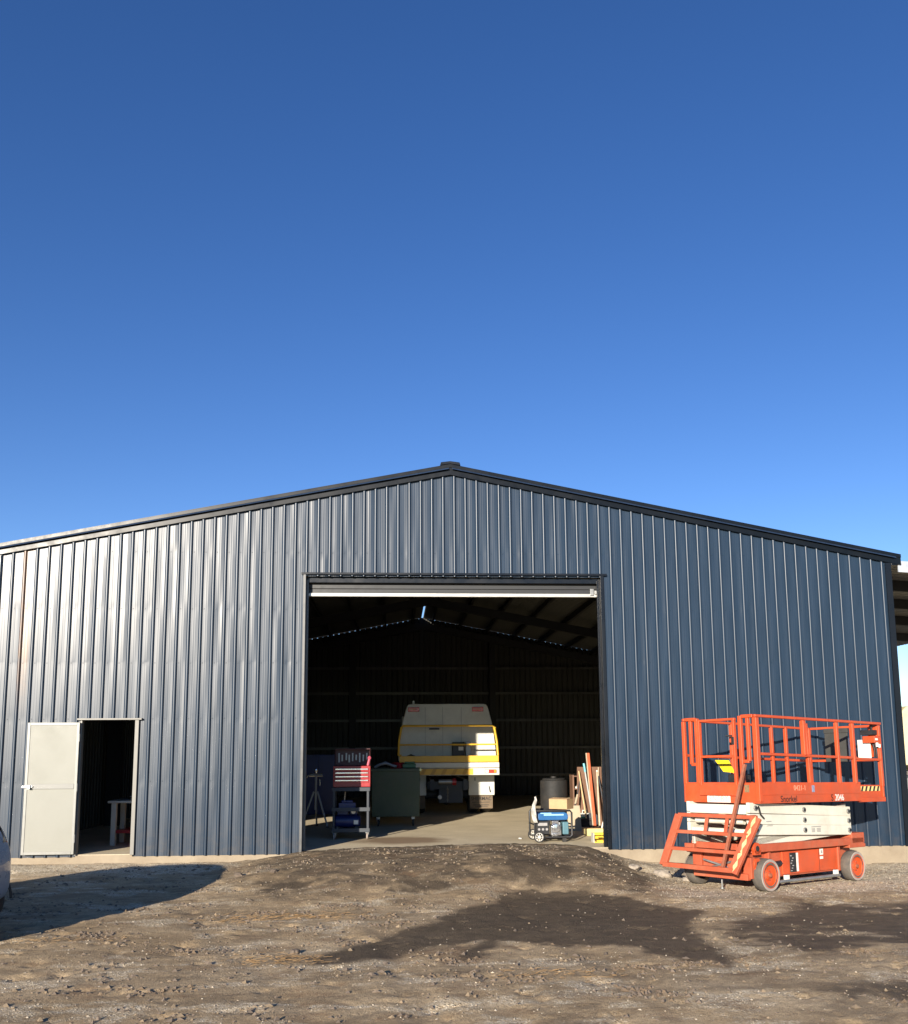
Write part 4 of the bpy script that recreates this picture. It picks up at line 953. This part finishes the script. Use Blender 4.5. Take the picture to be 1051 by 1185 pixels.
for y in (-.035,.485):
    w = MB(); w.lathe([(.072,-.022),(.09,-.02),(.095,0),(.09,.02),(.072,.022)],(-.265,y,.095),'y',28,cap=False); wo = w.build('wheel', M_rubber, gn)
    w = MB(); w.lathe([(.071,-.018),(.066,-.022),(.06,-.012)],(-.265,y,.095),'y',28,cap=False); w.lathe([(.018,-.02),(.02,.02)],(-.265,y,.095),'y',14)
    for k in range(8):
        a = 2*PI*k/8; w.beam((-.265+.015*math.cos(a),y-.014,.095+.015*math.sin(a)),(-.265+.068*math.cos(a),y-.014,.095+.068*math.sin(a)),.008,.014,up=(0,1,0))
    w.build('rim', mat('rim_white',(.68,.66,.60),.4), wo)
b = MB(); b.tube((-.265,-.03,.095),(-.265,.48,.095),.012,8); b.build('axle', M_galv, gn)
for y in (.03,.42): MB().box(.17,.24,y-.025,y+.025,0,.072).build('foot', M_rubber, gn, bevel=.004)
b = MB(); b.box(.275,.32,.012,.028,.43,.48); b.build('gauge_panel', M_greyink, gn)
ct = thing('cardboard_box','plain brown cardboard box resting on top of the blue generator','box',(1.95,1.17,.537),R(-36))
b = MB(); b.box(-.17,.17,-.13,.13,0,.165); b.build('carton', M_card, ct, bevel=.004)
for s in (-1,1):
    b = MB(); y0 = s*.13; b.add([(-.17,y0,.166),(.17,y0,.166),(.165,y0*.15,.177),(-.165,y0*.15,.181),(-.17,y0,.170),(.17,y0,.170),(.165,y0*.15,.181),(-.165,y0*.15,.185)],[(0,1,2,3),(7,6,5,4),(0,4,5,1),(1,5,6,2),(2,6,7,3),(3,7,4,0)]); b.build('flap', M_card, ct)
b = MB(); n = 9; v = []; f = []
prof = [(0,.0,.62+.14),(.01,.02,.70),(-.02,.0,.62),(-.035,-.02,.55),(-.03,-.028,.46),(-.02,-.03,.38),(-.005,-.03,.33)]
for i,(ox,oy,z) in enumerate(prof):
    w = .012+.021*min(1,i/3)
    for j in range(n):
        u = j/(n-1)-.5; v.append((ox+u*2*w+.006*math.sin(j*2+i), oy+.012*math.sin(j*1.9+i*.8), z))
for i in range(len(prof)-1):
    for j in range(n-1): f.append((i*n+j,i*n+j+1,(i+1)*n+j+1,(i+1)*n+j))
o = b.add(v,f).build('white_rag', M_rag, fix=False); o.location = (1.46,.90,0); o.modifiers.new('thick','SOLIDIFY').thickness = .012; tag(o,'white rag draped over the left end of the blue generator','rag')
dr = thing('plastic_drum','black plastic drum with a round lid standing behind the cardboard box','drum',(2.43,4.7,0))
dr.scale = (1,1,.93)
MB().lathe([(.0001,0),(.265,0),(.28,.03),(.285,.3),(.288,.32),(.285,.34),(.285,.62),(.288,.64),(.285,.66),(.283,.93),(.275,.965),(.26,.975),(.0001,.975)],(0,0,0),'z',40).build('drum_body', M_drum, dr)
MB().lathe([(.0001,.9755),(.235,.9755),(.24,1.0),(.22,1.015),(.06,1.018),(.06,1.06),(.0001,1.065)],(0,0,0),'z',32).build('drum_lid', M_drum, dr)
sh = thing('timber_shelf','low brown timber shelf unit leaning behind the long handled tools','shelf',(3.05,4.35,0))
b = MB(); b.box(-.28,-.25,0,.35,0,1.02); b.box(.28,.31,0,.35,0,1.02)
b.build('side_panel', M_board, sh, bevel=.003)
for z in (.08,.42,.74,1.0): MB().box(-.249,.279,0,.35,z-.02,z).build('shelf_board', M_board, sh, bevel=.003)
o = MB().box(-.1,.1,0,.12,0,.04).box(-.06,.06,.02,.1,.0405,.07).build('paint_tin_tray', M_sticker, bevel=.006); o.location = (2.93,4.36,.741); tag(o,'small white tray on the upper shelf of the brown timber unit','tray')
o = MB().prism([(4.31,.01),(4.335,.01),(4.195,1.19),(4.17,1.19)],'x',2.80,3.36)
o = o.build('brown_board', M_board, bevel=.003); o.location = (0,-.18,0); tag(o,'brown board leaning upright against the timber shelf inside the right jamb','board')
def pole(name, p, q, r, m, label, cat, tip=None):
    t = thing(name, label, cat, (0,0,0)); h = MB().tube(p,q,r,10).build('handle', m, t)
    return t
# tools leaning on the board
t = thing('spirit_level','long orange board with a pale edge, tallest of the things leaning on the brown board','level')
b = MB(); b.beam((3.09,3.80,.02),(3.02,3.95,1.47),.062,.03,up=(0,1,0)); b.build('level_body', M_levelred, t, bevel=.004)
b = MB(); b.beam((3.051,3.792,.02),(2.981,3.942,1.47),.018,.036,up=(0,1,0)); b.build('level_edge', M_ply, t)
t = thing('shovel','blue handled shovel leaning between the broom and the orange board','shovel')
MB().tube((3.05,3.82,.22),(2.94,3.90,1.12),.017,10).build('shaft', mat('grey_shaft',(.35,.37,.36),.5), t); MB().tube((2.945,3.895,1.09),(2.925,3.92,1.26),.024,10).build('grip', M_cyan, t)
b = MB(); b.prism([(-.10,.02),(0,-.02),(.10,.02),(.11,.2),(.05,.25),(-.05,.25),(-.11,.2)],'y',-.008,.008); o = b.build('blade', M_chassis, t); o.location = (3.055,3.82,.03); o.rotation_euler = (R(-14),0,0)
t = thing('broom','broom with a pale yellow wooden handle leaning on the brown board','broom')
MB().tube((2.93,3.84,.16),(2.82,3.93,1.11),.014,10).build('handle', M_wood, t); b = MB(); b.box(-.14,.14,-.03,.03,.12,.17); b.box(-.15,.15,-.04,.04,0,.119); o = b.build('broom_head', M_black, t, bevel=.01); o.location = (2.94,3.85,.0)
t = thing('crowbar','dark steel bar with a taped pale grip slanting to the left','bar')
MB().tube((2.52,3.45,.02),(2.69,3.72,.46),.013,8).build('shaft', M_chassis, t); MB().tube((2.69,3.72,.46),(2.76,3.82,.64),.020,10).build('grip', M_ply, t); MB().tube((2.76,3.82,.64),(2.83,3.93,.90),.012,8).build('shaft_end', M_chassis, t)
t = thing('wooden_pole','pale wooden pole standing near the right end of the brown board','pole')
MB().tube((3.17,3.70,.0),(3.20,3.95,1.08),.021,12,r2=.017).build('handle', mat('weathered_wood',(.52,.42,.30),.75,var=.2,scale=10), t); MB().tube((3.20,3.951,1.085),(3.201,3.96,1.12),.016,10).build('tip', M_sticker, t)
t = thing('thin_rod','thin dark rod, rightmost of the things leaning on the brown board','rod')
MB().tube((3.31,3.62,.0),(3.23,3.95,1.0),.012,8).build('shaft', M_chassis, t); MB().tube((3.23,3.952,1.005),(3.235,3.97,1.18),.012,8).build('tip', M_ply, t)
gb = thing('detergent_box','white and mint box with a green label on the floor under the broom','box',(2.94,3.9,0))
gb.scale = (1.05,1,1.05)
MB().box(-.145,.145,0,.2,0,.25).build('carton', M_mint, gb, bevel=.008)
b = MB(); b.box(-.095,.115,-.003,-.0005,.055,.185); lb = b.build('label', M_greenlbl, gb)
b = MB(); b.box(-.06,.08,-.006,-.0035,.12,.15); b.prism([(-.06,.07),(.09,.07),(.05,.11),(-.02,.11)],'y',-.006,-.0035); b.build('label_print', M_text_w, lb)
b = MB(); b.box(-.147,.147,-.004,.0,.215,.252); b.build('lid', M_white, gb)
b = MB(); b.path([(-.05,.1,.25),(-.045,.1,.30),(.03,.1,.30),(.035,.1,.25)],.012,8); b.build('handle', M_white, gb)
o = MB().box(2.52,3.2,1.98,2.10,0,.125).build('timber_offcut', M_timber, bevel=.006); tag(o,'thick pale yellow timber offcut lying on the floor inside the right jamb','timber')
o = MB().prism([(0,0),(.26,.0),(.26,.27),(0,.27)],'y',0,.012).build('cardboard_sheet', M_ply); o.location = (2.40,2.95,.0); o.rotation_euler = (R(-14),0,R(4)); o.scale = (1,1,1.8); tag(o,'pale cardboard sheet propped behind the right end of the generator','sheet')
rl = thing('cable_reel','small yellow cable reel stand with a white end plate beside the right jamb','reel',(2.385,.72,0))
rl.scale = (.9,1,.84)
b = MB(); b.box(.02,.035,0,.2,0,.19); b.build('end_plate', M_white, rl, bevel=.004)
ye = mat('reel_yellow',(.75,.52,.05),.45,var=.1)
b = MB(); b.box(.245,.26,0,.2,0,.19); b.box(.0355,.2445,.0,.02,.0,.04); b.box(.0355,.2445,.0,.02,.15,.19); b.box(.0355,.2445,.17,.2,.0,.18); b.build('reel_frame', ye, rl, bevel=.004)
b = MB(); b.lathe([(.035,.05),(.035,.23)],(0,.09,.095),'x',18); b.build('drum', ye, rl); b = MB(); b.tube((.10,-.012,.10),(.19,-.012,.10),.008,8); b.box(.22,.24,-.015,-.0005,.02,.05); b.box(.05,.07,-.012,-.0005,.02,.05); b.build('crank', M_black, rl)
o = MB().lathe([(.0001,0),(.035,.004),(.03,.02),(.0001,.028)],(0,0,0),'z',9).build('paper_scrap', M_rag); o.location = (1.28,1.55,.001); o.rotation_euler = (.1,.05,.4); tag(o,'crumpled white scrap on the sunlit concrete left of the generator','scrap')
b = MB(); b.path([(-.02,0,.0),(0,0,.08),(.02,.01,.13)],.014,8); o = b.build('white_tap', M_white); o.location = (2.86,2.04,.126); tag(o,'small white fitting standing on the yellow timber offcut','fitting')

# ------------------------------------------------------------------ truck under the awning
pt = thing('parked_truck','cream truck with an upright exhaust stack parked under the side awning','truck',(10.86,6.0,-.36))
b = MB(); b.prism([(0,1.48),(2.2,1.48),(2.2,2.72),(2.0,2.86),(.18,2.86),(0,2.70)],'y',0,2.0); b.build('cab', M_tan, pt, bevel=.05)
MB().box(-.012,-.001,.85,1.75,1.98,2.58).build('side_window', M_carglass, pt)
b = MB(); b.box(-.008,-.001,.75,.77,1.5,2.62); b.box(-.008,-.001,1.83,1.85,1.5,2.62); b.box(-.02,-.001,1.62,1.78,1.82,1.86); b.build('door_trim', M_greyink, pt)
b = MB(); b.box(.1,2.1,2.1,7,1.3,2.6); b.build('tray_body', M_tan, pt, bevel=.02)
b = MB(); b.box(-.02,2.22,-.1,.3,.75,1.25); b.box(.5,1.7,.3,7,.7,1.1); b.build('chassis', M_chassis, pt, bevel=.02)
MB().box(-.05,2.25,-.14,-.1005,.95,1.2).build('bumper', M_galv, pt, bevel=.01)
for y in (.9,4.6,5.8):
    for x in (.15,2.05):
        w = MB(); w.lathe([(.25,-.14),(.44,-.14),(.49,-.08),(.49,.08),(.44,.14),(.25,.14)],(x,y,.49),'x',28,cap=False); wo = w.build('wheel', M_rubber, pt); MB().lathe([(.25,-.12),(.24,.12)],(x,y,.49),'x',20).build('rim', M_galv, wo)
b = MB(); b.path([(-.06,.4,1.3),(-.06,.4,2.80),(-.05,.4,2.93),(.0,.4,3.02),(.10,.4,3.07)],.045,14); es = b.build('exhaust_stack', mat('stack_tan',(.45,.30,.2),.5,metal=.3), pt)
MB().tube((.085,.4,3.062),(.125,.4,3.082),.047,14).build('stack_tip', M_black, es)

# ------------------------------------------------------------------ hatchback at the left edge
car = thing('hatchback_car','silver blue hatchback car parked with its tail beside the dirt ramp','car',(-4.93,-5.1,0),PI)
car.scale = (.86,1,.9)
cz = ground_z(-6,-4.5)-.0
car.location.z = cz
# local: x from tail (0) to nose (+), y across, z up
ST = [(0.0,.42,.80,.82,.60,.50),(.06,.32,.86,1.06,.76,.62),(.22,.26,.90,1.36,.81,.62),(.55,.22,.92,1.46,.835,.62),(1.2,.20,.93,1.49,.84,.62),(1.9,.20,.92,1.46,.84,.62),(2.35,.20,.92,1.30,.84,.66),(2.85,.20,.93,1.00,.83,.70),(3.3,.22,.86,.92,.81,.68),(3.7,.26,.74,.80,.74,.58),(3.86,.34,.60,.66,.58,.44)]
v = []; f = []; ring = 14
for (x,zb,zt,zr,wb_,wr) in ST:
    half = [(0,zb),(wb_*.85,zb),(wb_*.97,zb+.08),(wb_,(zb+zt)/2+.03),(wb_*.975,zt),(wr+.02,zr-.05),(wr*.75,zr),(0,zr+.015)]
    for (y,z) in half: v.append((x,y,z))
    for (y,z) in half[-2:0:-1]: v.append((x,-y,z))
for i in range(len(ST)-1):
    for j in range(ring): f.append((i*ring+j,i*ring+(j+1)%ring,(i+1)*ring+(j+1)%ring,(i+1)*ring+j))
f.append(tuple(range(ring))); f.append(tuple(reversed([(len(ST)-1)*ring+j for j in range(ring)])))
cbm = MB().add(v,f); co = cbm.build('body', M_carpaint, None)
sb = co.modifiers.new('sub','SUBSURF'); sb.levels = 3; sb.render_levels = 3
cut = MB()
for x in (.44,3.02):
    cut.lathe([(.355,-1.2),(.355,-.52)],(x,0,.30),'y',40); cut.lathe([(.355,.52),(.355,1.2)],(x,0,.30),'y',40)
cuto = cut.build('wheel_arch_cutter', M_black)
bo_ = co.modifiers.new('arch','BOOLEAN'); bo_.operation = 'DIFFERENCE'; bo_.object = cuto; bo_.solver = 'EXACT'
bpy.context.view_layer.update()
me = bpy.data.meshes.new_from_object(co.evaluated_get(bpy.context.evaluated_depsgraph_get()))
co.modifiers.clear(); co.data = me; me.shade_smooth(); me.set_sharp_from_angle(angle=R(35)); bpy.data.objects.remove(cuto); co.parent = car
if not me.materials: me.materials.append(M_carpaint)
for x in (.44,3.02):
    for s in (-1,1):
        w = MB(); w.lathe([(.19,s*-.1),(.28,s*-.1),(.305,s*-.06),(.308,0),(.305,s*.06),(.285,s*.09),(.2,s*.095)],(x,s*.71,.30),'y',36,cap=False); wo = w.build('wheel', M_rubber, car)
        r = MB(); r.lathe([(.2,s*.09),(.185,s*.07),(.06,s*.05),(.05,s*.07),(.0001,s*.07)],(x,s*.71,.30),'y',32,cap=False); r.build('rim', M_galv, wo)
        a = MB(); pts = [(x+.365*math.cos(t),s*.80,.30+.365*math.sin(t)) for t in [PI*i/16 for i in range(17)]]; a.path(pts,.016,8); a.build('arch_trim', M_black, car)
def win(name, pts): 
    b = MB(); n = len(pts); c = sum((Vector(p) for p in pts),Vector())/n; b.add(pts,[tuple(range(n))]); o = b.build(name, M_carglass, car, fix=False); o.modifiers.new('t','SOLIDIFY').thickness = .006; return o
for s in (-1,1):
    win('side_window',[(.55,s*.80,.99),(1.35,s*.806,.99),(1.35,s*.672,1.39),(.62,s*.672,1.36)]); win('side_window',[(1.42,s*.806,.99),(2.35,s*.80,.99),(1.95,s*.67,1.37),(1.42,s*.672,1.39)])
    MB().box(.06,.13,s*.55-.06,s*.55+.06,.84,1.0).build('tail_lamp', M_lampred, car, bevel=.02)
    MB().box(3.62,3.76,s*.55-.1,s*.55+.1,.62,.72).build('headlight', M_lampwhite, car, bevel=.02)
win('rear_window',[(.055,-.55,.98),(.055,.55,.98),(.20,.5,1.33),(.20,-.5,1.33)])
win('windscreen',[(2.86,-.6,1.03),(2.86,.6,1.03),(2.3,.55,1.33),(2.3,-.55,1.33)])

# ------------------------------------------------------------------ camera, light, world
cam = bpy.data.cameras.new('camera'); co_ = bpy.data.objects.new('camera', cam); COL.objects.link(co_)
pitch = math.atan(148/1050); yaw = math.atan(66/1050); roll = -.007
fw = Vector((math.sin(yaw)*math.cos(pitch), math.cos(yaw)*math.cos(pitch), math.sin(pitch)))
r0 = Vector((math.cos(yaw),-math.sin(yaw),0)); u0 = r0.cross(fw)
rr = r0*math.cos(roll)+u0*math.sin(roll); uu = -r0*math.sin(roll)+u0*math.cos(roll)
Mx = Matrix((rr,uu,-fw)).transposed().to_4x4(); Mx.translation = Vector((-.87,-14.6,1.55)); co_.matrix_world = Mx
cam.sensor_fit = 'HORIZONTAL'; cam.sensor_width = 36; cam.lens = 36*1050/1051; cam.shift_x = 0
# shift is measured in units of the larger image side
cam.shift_y = (720-592.5)/1051
cam.clip_end = 2000; cam.clip_start = .05
scn.camera = co_

EL, AZ = R(14), R(23.5)
sun = bpy.data.lights.new('sun','SUN'); sun.energy = 5.0; sun.angle = R(.53); sun.color = (1,.90,.76)
so_ = bpy.data.objects.new('sun', sun); COL.objects.link(so_)
d = Vector((math.sin(AZ)*math.cos(EL), math.cos(AZ)*math.cos(EL), -math.sin(EL)))
so_.rotation_euler = d.to_track_quat('-Z','Y').to_euler()
w = bpy.data.worlds.new('World'); scn.world = w; w.use_nodes = True; nt = w.node_tree
sk = nt.nodes.new('ShaderNodeTexSky'); sk.sky_type = 'NISHITA'; sk.sun_disc = False; sk.sun_elevation = EL
sk.sun_rotation = PI+AZ; sk.air_density = 1.0; sk.dust_density = 0.0; sk.ozone_density = 1.0; sk.altitude = 3000
hs = nt.nodes.new('ShaderNodeHueSaturation'); hs.inputs['Saturation'].default_value = 1.32; hs.inputs['Hue'].default_value = .515; nt.links.new(sk.outputs[0], hs.inputs['Color']); nt.links.new(hs.outputs[0], nt.nodes['Background'].inputs[0]); nt.nodes['Background'].inputs[1].default_value = .1
scn.view_settings.view_transform = 'Standard'; scn.view_settings.look = 'None'; scn.view_settings.exposure = 0.85; scn.view_settings.gamma = 1
scn.cycles.use_denoising = True
scn.cycles.max_bounces = 8
